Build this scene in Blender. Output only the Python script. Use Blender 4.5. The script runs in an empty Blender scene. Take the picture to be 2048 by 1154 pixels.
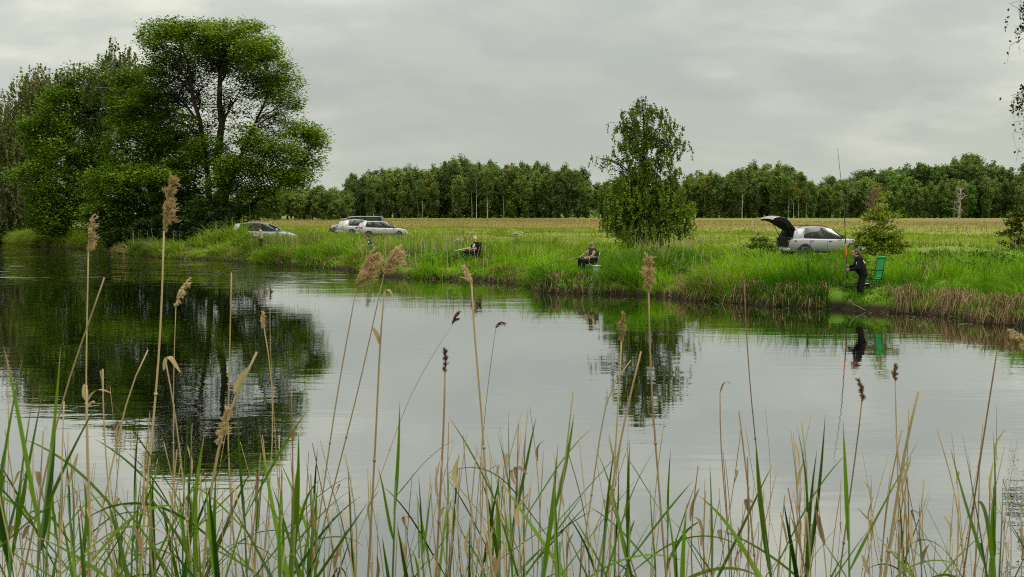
import bpy, bmesh, math, random
import numpy as np
from mathutils import Vector, Matrix, Quaternion
from mathutils.bvhtree import BVHTree

random.seed(7)
RNG = np.random.default_rng(11)
scene = bpy.context.scene
COL = scene.collection
R = math.radians

# ------------------------------------------------------------------ camera
CAM_H = 3.05
PITCH = math.atan((577 - 422) / 2844.0)
cam_data = bpy.data.cameras.new("camera")
cam = bpy.data.objects.new("camera", cam_data)
COL.objects.link(cam)
cam.location = (0, 0, CAM_H)
cam.rotation_euler = (math.pi / 2 - PITCH, 0, 0)
cam_data.lens = 50
cam_data.sensor_width = 36
cam_data.clip_start = 0.05
cam_data.clip_end = 20000
cam_data.dof.use_dof = True
cam_data.dof.focus_distance = 11.0
cam_data.dof.aperture_fstop = 16.0
scene.camera = cam

# ------------------------------------------------------------------ sky (overcast) and soft sun
SUN_EL, SUN_AZ = R(60), R(125)          # azimuth measured from +Y towards +X
world = bpy.data.worlds.new("World")
scene.world = world
world.use_nodes = True
wn, wl = world.node_tree.nodes, world.node_tree.links
wn.clear()


def N(nodes, typ, **kw):
    n = nodes.new(typ)
    for k, v in kw.items():
        setattr(n, k, v)
    return n


def wmath(op, a, b=None, c=None):
    n = wn.new("ShaderNodeMath"); n.operation = op
    for i, v in enumerate((a, b, c)):
        if v is None: continue
        if isinstance(v, (int, float)): n.inputs[i].default_value = v
        else: wl.new(v, n.inputs[i])
    return n.outputs[0]


def wmix(f, a, b):
    n = wn.new("ShaderNodeMix"); n.data_type = 'RGBA'
    for s, v in ((0, f), (6, a), (7, b)):
        if isinstance(v, (int, float)): n.inputs[s].default_value = v
        elif isinstance(v, tuple): n.inputs[s].default_value = (*v, 1)
        else: wl.new(v, n.inputs[s])
    return n.outputs[2]


w_out = wn.new("ShaderNodeOutputWorld")
w_bg = wn.new("ShaderNodeBackground")
w_bg.inputs[1].default_value = 0.10
w_sky = wn.new("ShaderNodeTexSky")
w_sky.sky_type = 'NISHITA'
w_sky.sun_disc = False
w_sky.sun_elevation = SUN_EL
w_sky.sun_rotation = SUN_AZ
w_tc = wn.new("ShaderNodeTexCoord")
w_sep = wn.new("ShaderNodeSeparateXYZ")
wl.new(w_tc.outputs["Generated"], w_sep.inputs[0])
w_z = wmath('MAXIMUM', w_sep.outputs[2], 0.0)
w_den = wmath('ADD', w_z, 0.25)
w_u = wmath('DIVIDE', w_sep.outputs[0], w_den)
w_v = wmath('DIVIDE', w_sep.outputs[1], w_den)
w_comb = wn.new("ShaderNodeCombineXYZ")
wl.new(w_u, w_comb.inputs[0]); wl.new(w_v, w_comb.inputs[1])


def wnoise(scale, detail, off, rough=0.55, dist=0.0):
    m = wn.new("ShaderNodeMapping"); m.inputs["Location"].default_value = off
    wl.new(w_comb.outputs[0], m.inputs[0])
    n = wn.new("ShaderNodeTexNoise")
    n.inputs["Scale"].default_value = scale; n.inputs["Detail"].default_value = detail
    n.inputs["Roughness"].default_value = rough; n.inputs["Distortion"].default_value = dist
    wl.new(m.outputs[0], n.inputs["Vector"])
    return n.outputs[0]


def wramp(f, lo, hi):
    n = wn.new("ShaderNodeMapRange"); n.interpolation_type = 'SMOOTHSTEP'
    n.inputs[1].default_value = lo; n.inputs[2].default_value = hi
    wl.new(f, n.inputs[0]); return n.outputs[0]


SKY_OFF_A = (2.3, 0.4, 0.0)
SKY_OFF_B = (1.4, 3.2, 0.0)
big = wramp(wnoise(1.05, 5, SKY_OFF_A, 0.5, 0.15), 0.38, 0.62)
fine = wramp(wnoise(2.9, 6, SKY_OFF_B, 0.55, 0.15), 0.40, 0.62)
# cloud radiances are x10 because the background strength is 0.10
dark = (3.75, 3.96, 3.62)
mid = (4.70, 4.88, 4.30)
lite = (6.6, 6.45, 5.45)
c1 = wmix(big, dark, mid)
c2 = wmix(wmath('MULTIPLY', fine, wmath('ADD', wmath('MULTIPLY', big, 0.65), 0.15)), c1, lite)
# thinner, cooler layer towards the horizon
hor = wramp(w_z, 0.0, 0.085)
c3 = wmix(wmath('SUBTRACT', 0.75, wmath('MULTIPLY', hor, 0.75)), c2, (4.6, 5.05, 4.42))
# overcast luminance distribution: brighter towards the zenith
grad = wmath('ADD', 1.0, wmath('MULTIPLY', w_z, 2.0))
w_scale = wn.new("ShaderNodeVectorMath"); w_scale.operation = 'SCALE'
wl.new(c3, w_scale.inputs[0]); wl.new(grad, w_scale.inputs[3])
c4 = wmix(0.93, w_sky.outputs[0], w_scale.outputs[0])
wl.new(c4, w_bg.inputs[0])
wl.new(w_bg.outputs[0], w_out.inputs[0])

sun_data = bpy.data.lights.new("sun", 'SUN')
sun_data.energy = 1.5
sun_data.angle = R(45)
sun_data.color = (1.0, 0.95, 0.86)
sun = bpy.data.objects.new("sun", sun_data)
COL.objects.link(sun)
sdir = Vector((math.sin(SUN_AZ) * math.cos(SUN_EL), math.cos(SUN_AZ) * math.cos(SUN_EL), math.sin(SUN_EL)))
sun.rotation_euler = sdir.to_track_quat('Z', 'Y').to_euler()

vs = scene.view_settings
vs.view_transform = 'Standard'
vs.look = 'None'
vs.exposure = 0.12
vs.gamma = 1.0
vs.use_curve_mapping = False
scene.cycles.use_denoising = False
scene.cycles.filter_width = 1.0
scene.cycles.max_bounces = 6
scene.cycles.transparent_max_bounces = 8
scene.cycles.caustics_reflective = False
scene.cycles.caustics_refractive = False

# ------------------------------------------------------------------ small helpers
F_PX = 2844.0
CA, SA = math.cos(PITCH), math.sin(PITCH)


def ray(px, py):
    u = (577 - py) / F_PX
    return ((px - 1024) / F_PX, CA + u * SA, -SA + u * CA)


def at(px, py, Y):
    """World point on plane y = Y that projects to photo pixel (px, py)."""
    d = ray(px, py); k = Y / d[1]
    return Vector((d[0] * k, Y, CAM_H + d[2] * k))


def onz(px, py, z):
    d = ray(px, py); k = (z - CAM_H) / d[2]
    return Vector((d[0] * k, d[1] * k, z))


_lat = np.random.default_rng(5).random((256, 256)).astype(np.float64)


def vnoise(x, y):
    x = np.asarray(x, float); y = np.asarray(y, float)
    xi = np.floor(x).astype(int); yi = np.floor(y).astype(int)
    fx = x - xi; fy = y - yi
    fx = fx * fx * (3 - 2 * fx); fy = fy * fy * (3 - 2 * fy)
    a = _lat[xi % 256, yi % 256]; b = _lat[(xi + 1) % 256, yi % 256]
    c = _lat[xi % 256, (yi + 1) % 256]; d = _lat[(xi + 1) % 256, (yi + 1) % 256]
    return (a * (1 - fx) + b * fx) * (1 - fy) + (c * (1 - fx) + d * fx) * fy


def fbm(x, y, o=4):
    s = 0; a = 0.5; t = 0
    for i in range(o):
        s = s + a * vnoise(np.asarray(x) * 2 ** i + 17.3 * i, np.asarray(y) * 2 ** i + 9.1 * i); t += a; a *= 0.5
    return s / t


class Buf:
    """collects quads (and per-vertex colours) and links them as one mesh object"""
    def __init__(self):
        self.V = []; self.Q = []; self.C = []; self.n = 0

    def add(self, V, Q, c=None):
        V = np.asarray(V, float).reshape(-1, 3); Q = np.asarray(Q, int).reshape(-1, 4)
        self.V.append(V); self.Q.append(Q + self.n); self.n += len(V)
        if c is not None:
            c = np.asarray(c, float)
            if c.ndim == 1: c = np.tile(c, (len(V), 1))
            self.C.append(c)
        return self

    def tube(self, P, r, sides=6, c=None, cap=True):
        P = np.asarray(P, float); n = len(P)
        r = np.full(n, r) if np.isscalar(r) else np.asarray(r, float)
        T = np.gradient(P, axis=0); T /= np.linalg.norm(T, axis=1)[:, None] + 1e-12
        ref = np.array([0.13, 0.97, 0.2]) if abs(T[0][2]) > 0.8 else np.array([0, 0, 1.0])
        A = np.cross(T, ref); A /= np.linalg.norm(A, axis=1)[:, None] + 1e-12
        B = np.cross(T, A)
        th = np.arange(sides) * 2 * math.pi / sides
        V = P[:, None, :] + r[:, None, None] * (np.cos(th)[None, :, None] * A[:, None, :] + np.sin(th)[None, :, None] * B[:, None, :])
        V = V.reshape(-1, 3)
        i = np.arange(n - 1)[:, None] * sides; j = np.arange(sides)[None, :]; k = (j + 1) % sides
        Q = np.stack([i + j, i + k, i + sides + k, i + sides + j], -1).reshape(-1, 4)
        if cap and sides == 4:
            Q = np.vstack([Q, [[3, 2, 1, 0]], [[(n - 1) * 4 + a for a in range(4)]]])
        elif cap and sides == 6:
            e = (n - 1) * 6
            Q = np.vstack([Q, [[0, 3, 2, 1]], [[0, 5, 4, 3]], [[e, e + 1, e + 2, e + 3]], [[e, e + 3, e + 4, e + 5]]])
        return self.add(V, Q, c)

    def box(self, c, s, col=None, rot=None):
        c = np.asarray(c, float); h = np.asarray(s, float) / 2
        V = np.array([[x, y, z] for x in (-1, 1) for y in (-1, 1) for z in (-1, 1)], float) * h
        if rot is not None: V = V @ np.asarray(rot).T
        Q = [[0, 1, 3, 2], [4, 6, 7, 5], [0, 4, 5, 1], [2, 3, 7, 6], [0, 2, 6, 4], [1, 5, 7, 3]]
        return self.add(V + c, Q, col)

    def mesh(self, name, mat, smooth=False):
        V = np.vstack(self.V); Q = np.vstack(self.Q)
        me = bpy.data.meshes.new(name)
        me.vertices.add(len(V)); me.vertices.foreach_set("co", V.astype(np.float32).ravel())
        me.loops.add(4 * len(Q)); me.loops.foreach_set("vertex_index", Q.astype(np.int32).ravel())
        me.polygons.add(len(Q)); me.polygons.foreach_set("loop_start", np.arange(0, 4 * len(Q), 4, dtype=np.int32))
        if smooth: me.polygons.foreach_set("use_smooth", np.ones(len(Q), dtype=bool))
        if self.C:
            C = np.vstack(self.C); C = np.hstack([C, np.ones((len(C), 1))]) if C.shape[1] == 3 else C
            a = me.attributes.new("col", 'FLOAT_COLOR', 'POINT'); a.data.foreach_set("color", C.astype(np.float32).ravel())
        me.update(calc_edges=True)
        me.validate()
        if mat: me.materials.append(mat)
        return me

    def obj(self, name, mat, parent=None, smooth=False):
        return link(name, self.mesh(name, mat, smooth), parent)


def link(name, data, parent=None, loc=None, rot=None, scale=None):
    o = bpy.data.objects.new(name, data)
    COL.objects.link(o)
    if parent: o.parent = parent
    if loc is not None: o.location = loc
    if rot is not None: o.rotation_euler = rot
    if scale is not None: o.scale = (scale,) * 3 if isinstance(scale, (int, float)) else scale
    return o


def tag(o, label=None, cat=None, group=None, kind=None):
    if label: o["label"] = label
    if cat: o["category"] = cat
    if group: o["group"] = group
    if kind: o["kind"] = kind
    return o


def empty(name, loc, rz=0.0, label=None, cat=None, group=None):
    o = link(name, None, None, loc, (0, 0, rz))
    o.empty_display_size = 0.1
    return tag(o, label, cat, group)


def smooth_pts(P, n):
    P = np.asarray([tuple(p) for p in P], float)
    d = np.r_[0, np.cumsum(np.linalg.norm(np.diff(P, axis=0), axis=1))]; d /= d[-1]
    t = np.linspace(0, 1, n)
    # Catmull-like smoothing through quadratic averaging
    Q = np.stack([np.interp(t, d, P[:, i]) for i in range(3)], -1)
    for _ in range(2):
        Q[1:-1] = 0.25 * Q[:-2] + 0.5 * Q[1:-1] + 0.25 * Q[2:]
    return Q


# ------------------------------------------------------------------ materials
def mat_new(name):
    m = bpy.data.materials.new(name); m.use_nodes = True
    nt = m.node_tree; nt.nodes.clear()
    return m, nt.nodes, nt.links


def simple(name, col, rough=0.6, metal=0.0, noise=0.0, nscale=20, spec=0.5, coat=0.0, alpha=1.0, emit=None):
    m, n, l = mat_new(name)
    o = n.new("ShaderNodeOutputMaterial"); b = n.new("ShaderNodeBsdfPrincipled")
    b.inputs["Base Color"].default_value = (*col, 1)
    b.inputs["Roughness"].default_value = rough; b.inputs["Metallic"].default_value = metal
    b.inputs["Specular IOR Level"].default_value = spec; b.inputs["Coat Weight"].default_value = coat
    if noise:
        t = n.new("ShaderNodeTexNoise"); t.inputs["Scale"].default_value = nscale; t.inputs["Detail"].default_value = 6
        g = n.new("ShaderNodeTexCoord"); l.new(g.outputs["Object"], t.inputs["Vector"])
        r = n.new("ShaderNodeMapRange"); r.inputs[1].default_value = 0.3; r.inputs[2].default_value = 0.7
        r.inputs[3].default_value = 1 - noise; r.inputs[4].default_value = 1 + noise
        l.new(t.outputs[0], r.inputs[0])
        v = n.new("ShaderNodeVectorMath"); v.operation = 'SCALE'; v.inputs[0].default_value = col
        l.new(r.outputs[0], v.inputs[3]); l.new(v.outputs[0], b.inputs["Base Color"])
    l.new(b.outputs[0], o.inputs[0])
    return m


def leafy(name, trans=0.35, rough=0.55, spec=0.25, vary=0.0, tcol=(1.25, 1.25, 0.55)):
    """foliage: vertex colour, light partly let through"""
    m, n, l = mat_new(name)
    o = n.new("ShaderNodeOutputMaterial"); b = n.new("ShaderNodeBsdfPrincipled")
    a = n.new("ShaderNodeAttribute"); a.attribute_name = "col"
    b.inputs["Roughness"].default_value = rough; b.inputs["Specular IOR Level"].default_value = spec
    src = a.outputs["Color"]
    if vary:        # every tree its own tone
        oi = n.new("ShaderNodeObjectInfo")
        cr = n.new("ShaderNodeValToRGB"); cr.color_ramp.interpolation = 'LINEAR'
        el = cr.color_ramp.elements
        el[0].position = 0.0; el[0].color = (0.62, 0.66, 0.70, 1); el[1].position = 1.0; el[1].color = (1.55, 1.25, 0.95, 1)
        for p_, c_ in ((0.3, (0.85, 0.95, 0.85, 1)), (0.55, (1.2, 1.15, 1.0, 1)), (0.8, (0.95, 1.2, 0.85, 1))):
            e_ = el.new(p_); e_.color = c_
        l.new(oi.outputs["Random"], cr.inputs[0])
        vm = n.new("ShaderNodeVectorMath"); vm.operation = 'MULTIPLY'
        l.new(a.outputs["Color"], vm.inputs[0]); l.new(cr.outputs[0], vm.inputs[1]); src = vm.outputs[0]
    l.new(src, b.inputs["Base Color"])
    t = n.new("ShaderNodeBsdfTranslucent")
    v = n.new("ShaderNodeVectorMath"); v.operation = 'MULTIPLY'; v.inputs[1].default_value = tcol
    l.new(src, v.inputs[0]); l.new(v.outputs[0], t.inputs[0])
    x = n.new("ShaderNodeMixShader"); x.inputs[0].default_value = trans
    l.new(b.outputs[0], x.inputs[1]); l.new(t.outputs[0], x.inputs[2]); l.new(x.outputs[0], o.inputs[0])
    return m


def leafy_plain(name, ca, cb, trans=0.3, rough=0.5, spec=0.3, scale=3.0, stretch=(1, 1, 1)):
    """foliage coloured by object noise plus a per-object random shift"""
    m, n, l = mat_new(name)
    o = n.new("ShaderNodeOutputMaterial"); b = n.new("ShaderNodeBsdfPrincipled")
    g = n.new("ShaderNodeTexCoord"); mp = n.new("ShaderNodeMapping"); mp.inputs["Scale"].default_value = stretch
    l.new(g.outputs["Object"], mp.inputs[0])
    t = n.new("ShaderNodeTexNoise"); t.inputs["Scale"].default_value = scale; t.inputs["Detail"].default_value = 4
    l.new(mp.outputs[0], t.inputs["Vector"])
    oi = n.new("ShaderNodeObjectInfo")
    s = n.new("ShaderNodeMath"); s.operation = 'MULTIPLY_ADD'; s.inputs[1].default_value = 0.9; s.inputs[2].default_value = -0.45
    l.new(oi.outputs["Random"], s.inputs[0])
    s2 = n.new("ShaderNodeMath"); s2.operation = 'ADD'; s2.use_clamp = True
    l.new(s.outputs[0], s2.inputs[0]); l.new(t.outputs[0], s2.inputs[1])
    x0 = n.new("ShaderNodeMix"); x0.data_type = 'RGBA'
    x0.inputs[6].default_value = (*ca, 1); x0.inputs[7].default_value = (*cb, 1)
    l.new(s2.outputs[0], x0.inputs[0])
    b.inputs["Roughness"].default_value = rough; b.inputs["Specular IOR Level"].default_value = spec
    l.new(x0.outputs[2], b.inputs["Base Color"])
    tr = n.new("ShaderNodeBsdfTranslucent"); l.new(x0.outputs[2], tr.inputs[0])
    x = n.new("ShaderNodeMixShader"); x.inputs[0].default_value = trans
    l.new(b.outputs[0], x.inputs[1]); l.new(tr.outputs[0], x.inputs[2]); l.new(x.outputs[0], o.inputs[0])
    return m


M = {}
M['leaf'] = leafy("tree_leaf", 0.22, 0.6, 0.10)
M['leaf_wood'] = leafy("wood_leaf", 0.25, 0.7, 0.06, 1.0)
M['grass'] = leafy("grass_blade", 0.40, 0.6, 0.08)
M['dry'] = leafy("dry_grass", 0.25, 0.7, 0.15, tcol=(1.1, 1.0, 0.8))
M['bark'] = simple("dark_bark", (0.035, 0.028, 0.02), 0.9, noise=0.5, nscale=6, spec=0.1)
M['birch'] = simple("birch_bark", (0.42, 0.40, 0.35), 0.8, noise=0.55, nscale=2.5, spec=0.15)
M['deadwood'] = simple("dead_wood", (0.36, 0.31, 0.27), 0.85, noise=0.3, nscale=3, spec=0.1)
M['reed_stem'] = leafy_plain("dry_reed_stem", (0.30, 0.20, 0.105), (0.50, 0.37, 0.21), 0.12, 0.6, 0.25, 5.0)
M['reed_dark'] = leafy_plain("brown_reed_stem", (0.17, 0.095, 0.05), (0.33, 0.215, 0.12), 0.12, 0.6, 0.25, 5.0)
M['plume'] = leafy_plain("reed_plume", (0.46, 0.30, 0.165), (0.74, 0.57, 0.36), 0.40, 0.8, 0.1, 30.0)
M['plume_dark'] = leafy_plain("brown_reed_plume", (0.13, 0.065, 0.035), (0.30, 0.17, 0.09), 0.3, 0.8, 0.1, 30.0)
def blade_mat():
    """reed blade: per-plant green, lengthwise veins, dry tan tip and a few brown flecks (the colour attribute holds the position along the blade)"""
    m, n, l = mat_new("green_reed_blade")
    o = n.new("ShaderNodeOutputMaterial"); b = n.new("ShaderNodeBsdfPrincipled")
    g = n.new("ShaderNodeTexCoord"); oi = n.new("ShaderNodeObjectInfo")
    at_ = n.new("ShaderNodeAttribute"); at_.attribute_name = "col"
    sp = n.new("ShaderNodeSeparateColor"); l.new(at_.outputs["Color"], sp.inputs[0])

    def mth(op, a, c, clamp=False):
        x = n.new("ShaderNodeMath"); x.operation = op; x.use_clamp = clamp
        for i, v in enumerate((a, c)):
            if isinstance(v, (int, float)): x.inputs[i].default_value = v
            else: l.new(v, x.inputs[i])
        return x.outputs[0]

    def mix(f, a, c):
        x = n.new("ShaderNodeMix"); x.data_type = 'RGBA'
        for s, v in ((0, f), (6, a), (7, c)):
            if isinstance(v, tuple): x.inputs[s].default_value = (*v, 1)
            else: l.new(v, x.inputs[s])
        return x.outputs[2]
    t = n.new("ShaderNodeTexNoise"); t.inputs["Scale"].default_value = 5.0; t.inputs["Detail"].default_value = 5
    l.new(g.outputs["Object"], t.inputs["Vector"])
    f = mth('ADD', mth('MULTIPLY', oi.outputs["Random"], 0.95), mth('MULTIPLY', t.outputs[0], 0.35), True)
    f = mth('SUBTRACT', f, 0.15, True)
    green = mix(f, (0.010, 0.036, 0.003), (0.150, 0.265, 0.013))
    vs_ = n.new("ShaderNodeMath"); vs_.operation = 'SINE'; l.new(mth('MULTIPLY', sp.outputs[1], 55.0), vs_.inputs[0])
    vm = n.new("ShaderNodeVectorMath"); vm.operation = 'SCALE'; l.new(green, vm.inputs[0]); l.new(mth('ADD', mth('MULTIPLY', vs_.outputs[0], 0.10), 1.0), vm.inputs[3])
    tipn = mth('ADD', sp.outputs[0], mth('MULTIPLY', mth('SUBTRACT', oi.outputs["Random"], 0.5), 0.22))
    tip = mth('MULTIPLY', mth('SUBTRACT', mth('ADD', tipn, mth('MULTIPLY', t.outputs[0], 0.12)), 0.94), 9.0, True)
    c = mix(tip, vm.outputs[0], (0.33, 0.22, 0.11))
    t2 = n.new("ShaderNodeTexNoise"); t2.inputs["Scale"].default_value = 26.0; t2.inputs["Detail"].default_value = 2
    l.new(g.outputs["Object"], t2.inputs["Vector"])
    c = mix(mth('MULTIPLY', mth('SUBTRACT', t2.outputs[0], 0.67), 12.0, True), c, (0.16, 0.10, 0.04))
    b.inputs["Roughness"].default_value = 0.5; b.inputs["Specular IOR Level"].default_value = 0.12
    l.new(c, b.inputs["Base Color"])
    tr = n.new("ShaderNodeBsdfTranslucent"); l.new(c, tr.inputs[0])
    x = n.new("ShaderNodeMixShader"); x.inputs[0].default_value = 0.30
    l.new(b.outputs[0], x.inputs[1]); l.new(tr.outputs[0], x.inputs[2]); l.new(x.outputs[0], o.inputs[0])
    return m


M['blade'] = blade_mat()
M['green_stem'] = leafy_plain("green_reed_stem", (0.05, 0.13, 0.02), (0.14, 0.24, 0.05), 0.2, 0.5, 0.3, 3.0)
# ================================================================== THE SETTING
# far water line, photo pixels on z = 0 turned into world metres
_wl = [(-500, 476), (-200, 481), (0, 485), (49, 492), (137, 497), (195, 500.5), (244, 509), (305, 514), (366, 519), (427, 521), (488, 526),
       (577, 532), (635, 535.5), (665, 538), (713, 545), (765, 551), (820, 556), (918, 560), (985, 563), (1040, 569), (1069, 577), (1090, 585),
       (1162, 587), (1235, 588), (1338, 594), (1396, 601), (1494, 607), (1552, 612), (1630, 617), (1674, 616), (1705, 620),
       (1739, 624), (1840, 627.5), (1898, 634), (1956, 645), (2048, 652), (2300, 668), (2700, 700)]
BT = np.array([0.57, -0.82]); BN = np.array([0.82, 0.57])       # along the bank (towards the viewer's right) and inland
_p = np.array([onz(a, b, 0.0)[:2] for a, b in _wl])
_t = _p @ BT; _s = _p @ BN
_o = np.argsort(_t); _t = _t[_o]; _s = _s[_o]


def bank_s(t):
    return np.interp(t, _t, _s) + 0.22 * (vnoise(np.asarray(t) * 1.1, 3.3) - 0.5) + 0.12 * (vnoise(np.asarray(t) * 3.1, 8.3) - 0.5)


_hx = np.array([-60, -6, -1.0, 0.0, 0.14, 0.5, 1.6, 4, 10, 22, 50, 120, 5000])
_hz = np.array([-2.2, -1.6, -0.6, -0.04, 0.26, 0.42, 0.54, 0.68, 0.66, 0.62, 0.74, 0.86, 0.86])


def ground_z(x, y):
    x = np.asarray(x, float); y = np.asarray(y, float)
    t = x * BT[0] + y * BT[1]; s = x * BN[0] + y * BN[1]
    d = s - bank_s(t)
    w = np.clip(d / 2.0, 0, 1)
    far = np.clip((d - 90) / 200, 0, 1)
    return np.interp(d, _hx, _hz) + w * (1 - 0.7 * far) * (0.30 * (fbm(x / 4.0, y / 4.0) - 0.5) + 0.16 * (vnoise(x / 1.3, y / 1.3) - 0.5))


def gz(x, y):
    return float(ground_z(x, y))


# ---- ground sheet, reaches the horizon
ts = np.concatenate([np.linspace(-9000, -260, 24), np.arange(-258, -22, 0.55), np.linspace(-21, 60, 30), np.linspace(80, 9000, 24)])
ds = np.concatenate([[-60, -20, -8, -4, -2, -1, -0.4], np.arange(-0.15, 2.0, 0.16), np.arange(2.1, 12, 0.7), np.arange(12.5, 60, 2.0),
                     np.arange(62, 130, 6), np.geomspace(140, 9000, 26)])
TT, DD = np.meshgrid(ts, ds, indexing='ij')
SS = bank_s(TT) + DD
GX = TT * BT[0] + SS * BN[0]; GY = TT * BT[1] + SS * BN[1]
GZ = ground_z(GX, GY)
nt_, nd_ = TT.shape
ii, jj = np.meshgrid(np.arange(nt_ - 1), np.arange(nd_ - 1), indexing='ij')
q = np.stack([ii * nd_ + jj, ii * nd_ + jj + 1, (ii + 1) * nd_ + jj + 1, (ii + 1) * nd_ + jj], -1).reshape(-1, 4)


def meadow_material():
    m, n, l = mat_new("meadow_ground")
    o = n.new("ShaderNodeOutputMaterial"); b = n.new("ShaderNodeBsdfPrincipled")
    b.inputs["Roughness"].default_value = 0.9; b.inputs["Specular IOR Level"].default_value = 0.08
    g = n.new("ShaderNodeNewGeometry")

    def noise(scale, sx, sy, detail=5, off=0.0):
        mp = n.new("ShaderNodeMapping"); mp.inputs["Scale"].default_value = (sx, sy, 1); mp.inputs["Location"].default_value = (off, off, 0)
        l.new(g.outputs["Position"], mp.inputs[0])
        t = n.new("ShaderNodeTexNoise"); t.inputs["Scale"].default_value = scale; t.inputs["Detail"].default_value = detail
        l.new(mp.outputs[0], t.inputs["Vector"]); return t.outputs[0]

    def ramp(f, lo, hi, a=0.0, c=1.0):
        r = n.new("ShaderNodeMapRange"); r.interpolation_type = 'SMOOTHSTEP'
        r.inputs[1].default_value = lo; r.inputs[2].default_value = hi; r.inputs[3].default_value = a; r.inputs[4].default_value = c
        l.new(f, r.inputs[0]); return r.outputs[0]

    def mix(f, a, c):
        x = n.new("ShaderNodeMix"); x.data_type = 'RGBA'
        for s, v in ((0, f), (6, a), (7, c)):
            if isinstance(v, float): x.inputs[s].default_value = v
            elif isinstance(v, tuple): x.inputs[s].default_value = (*v, 1)
            else: l.new(v, x.inputs[s])
        return x.outputs[2]

    def math_(op, a, c):
        x = n.new("ShaderNodeMath"); x.operation = op; x.use_clamp = True
        for i, v in enumerate((a, c)):
            if isinstance(v, float): x.inputs[i].default_value = v
            else: l.new(v, x.inputs[i])
        return x.outputs[0]

    sep = n.new("ShaderNodeSeparateXYZ"); l.new(g.outputs["Position"], sep.inputs[0])
    grass = mix(ramp(noise(0.06, 1, 1.6), 0.35, 0.65), (0.11, 0.22, 0.014), (0.22, 0.27, 0.04))
    grass = mix(ramp(noise(0.7, 1, 1), 0.35, 0.7), grass, (0.115, 0.225, 0.018))
    # hay-coloured and sorrel-red stands of the far meadow, in broad strips across the field
    y_w = math_('ADD', 0.0, 0.0)
    wob = n.new("ShaderNodeMath"); wob.operation = 'MULTIPLY_ADD'; wob.inputs[1].default_value = 130.0
    l.new(noise(0.012, 1, 1, 3), wob.inputs[0]); l.new(sep.outputs[1], wob.inputs[2])
    hay = math_('MULTIPLY', ramp(wob.outputs[0], 120, 190), ramp(noise(0.05, 0.6, 1.5, 5, 31.0), 0.30, 0.62, 0.25, 1.0))
    c = mix(hay, grass, (0.24, 0.24, 0.055))
    sor = math_('MULTIPLY', ramp(wob.outputs[0], 225, 285), ramp(wob.outputs[0], 480, 400))
    sor = math_('MULTIPLY', sor, ramp(noise(0.035, 0.5, 1.4, 6, 12.0), 0.30, 0.55, 0.25, 1.0))
    c = mix(sor, c, (0.215, 0.145, 0.055))
    grn = ramp(wob.outputs[0], 455, 500)
    c = mix(grn, c, (0.16, 0.225, 0.055))
    fleck = ramp(noise(2.2, 1, 1, 4, 3.0), 0.60, 0.75)
    c = mix(math_('MULTIPLY', fleck, 0.5), c, (0.27, 0.22, 0.09))
    mud = ramp(sep.outputs[2], 0.36, 0.10)
    c = mix(mud, c, (0.035, 0.026, 0.018))
    l.new(c, b.inputs["Base Color"])
    bp = n.new("ShaderNodeBump"); bp.inputs["Strength"].default_value = 0.3; bp.inputs["Distance"].default_value = 0.25
    l.new(noise(1.4, 1, 1, 8, 7.0), bp.inputs["Height"]); l.new(bp.outputs[0], b.inputs["Normal"])
    l.new(b.outputs[0], o.inputs[0])
    return m


M['meadow'] = meadow_material()
gb = Buf(); gb.add(np.stack([GX, GY, GZ], -1).reshape(-1, 3), q)
tag(gb.obj("ground", M['meadow'], smooth=True), kind="structure")


# ---- near bank under the viewer (only the reeds growing on it are in the picture)
def near_z(y):
    return np.interp(y, [-60, -2, 1, 3, 6, 9, 13], [1.9, 1.5, 1.35, 1.0, 0.35, -0.25, -1.5])


xs = np.concatenate([[-400, -150, -70], np.arange(-40, 41, 1.0), [70, 150, 400]]); ys = np.concatenate([[-300, -100], np.arange(-30, 13.1, 0.6)])
NX, NY = np.meshgrid(xs, ys, indexing='ij')
NZ = near_z(NY) + 0.18 * (fbm(NX / 2.5, NY / 2.5) - 0.5)
ii, jj = np.meshgrid(np.arange(len(xs) - 1), np.arange(len(ys) - 1), indexing='ij'); k_ = len(ys)
q = np.stack([ii * k_ + jj, (ii + 1) * k_ + jj, (ii + 1) * k_ + jj + 1, ii * k_ + jj + 1], -1).reshape(-1, 4)
nb = Buf(); nb.add(np.stack([NX, NY, NZ], -1).reshape(-1, 3), q)
tag(nb.obj("near_bank", M['meadow'], smooth=True), kind="structure")


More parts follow.
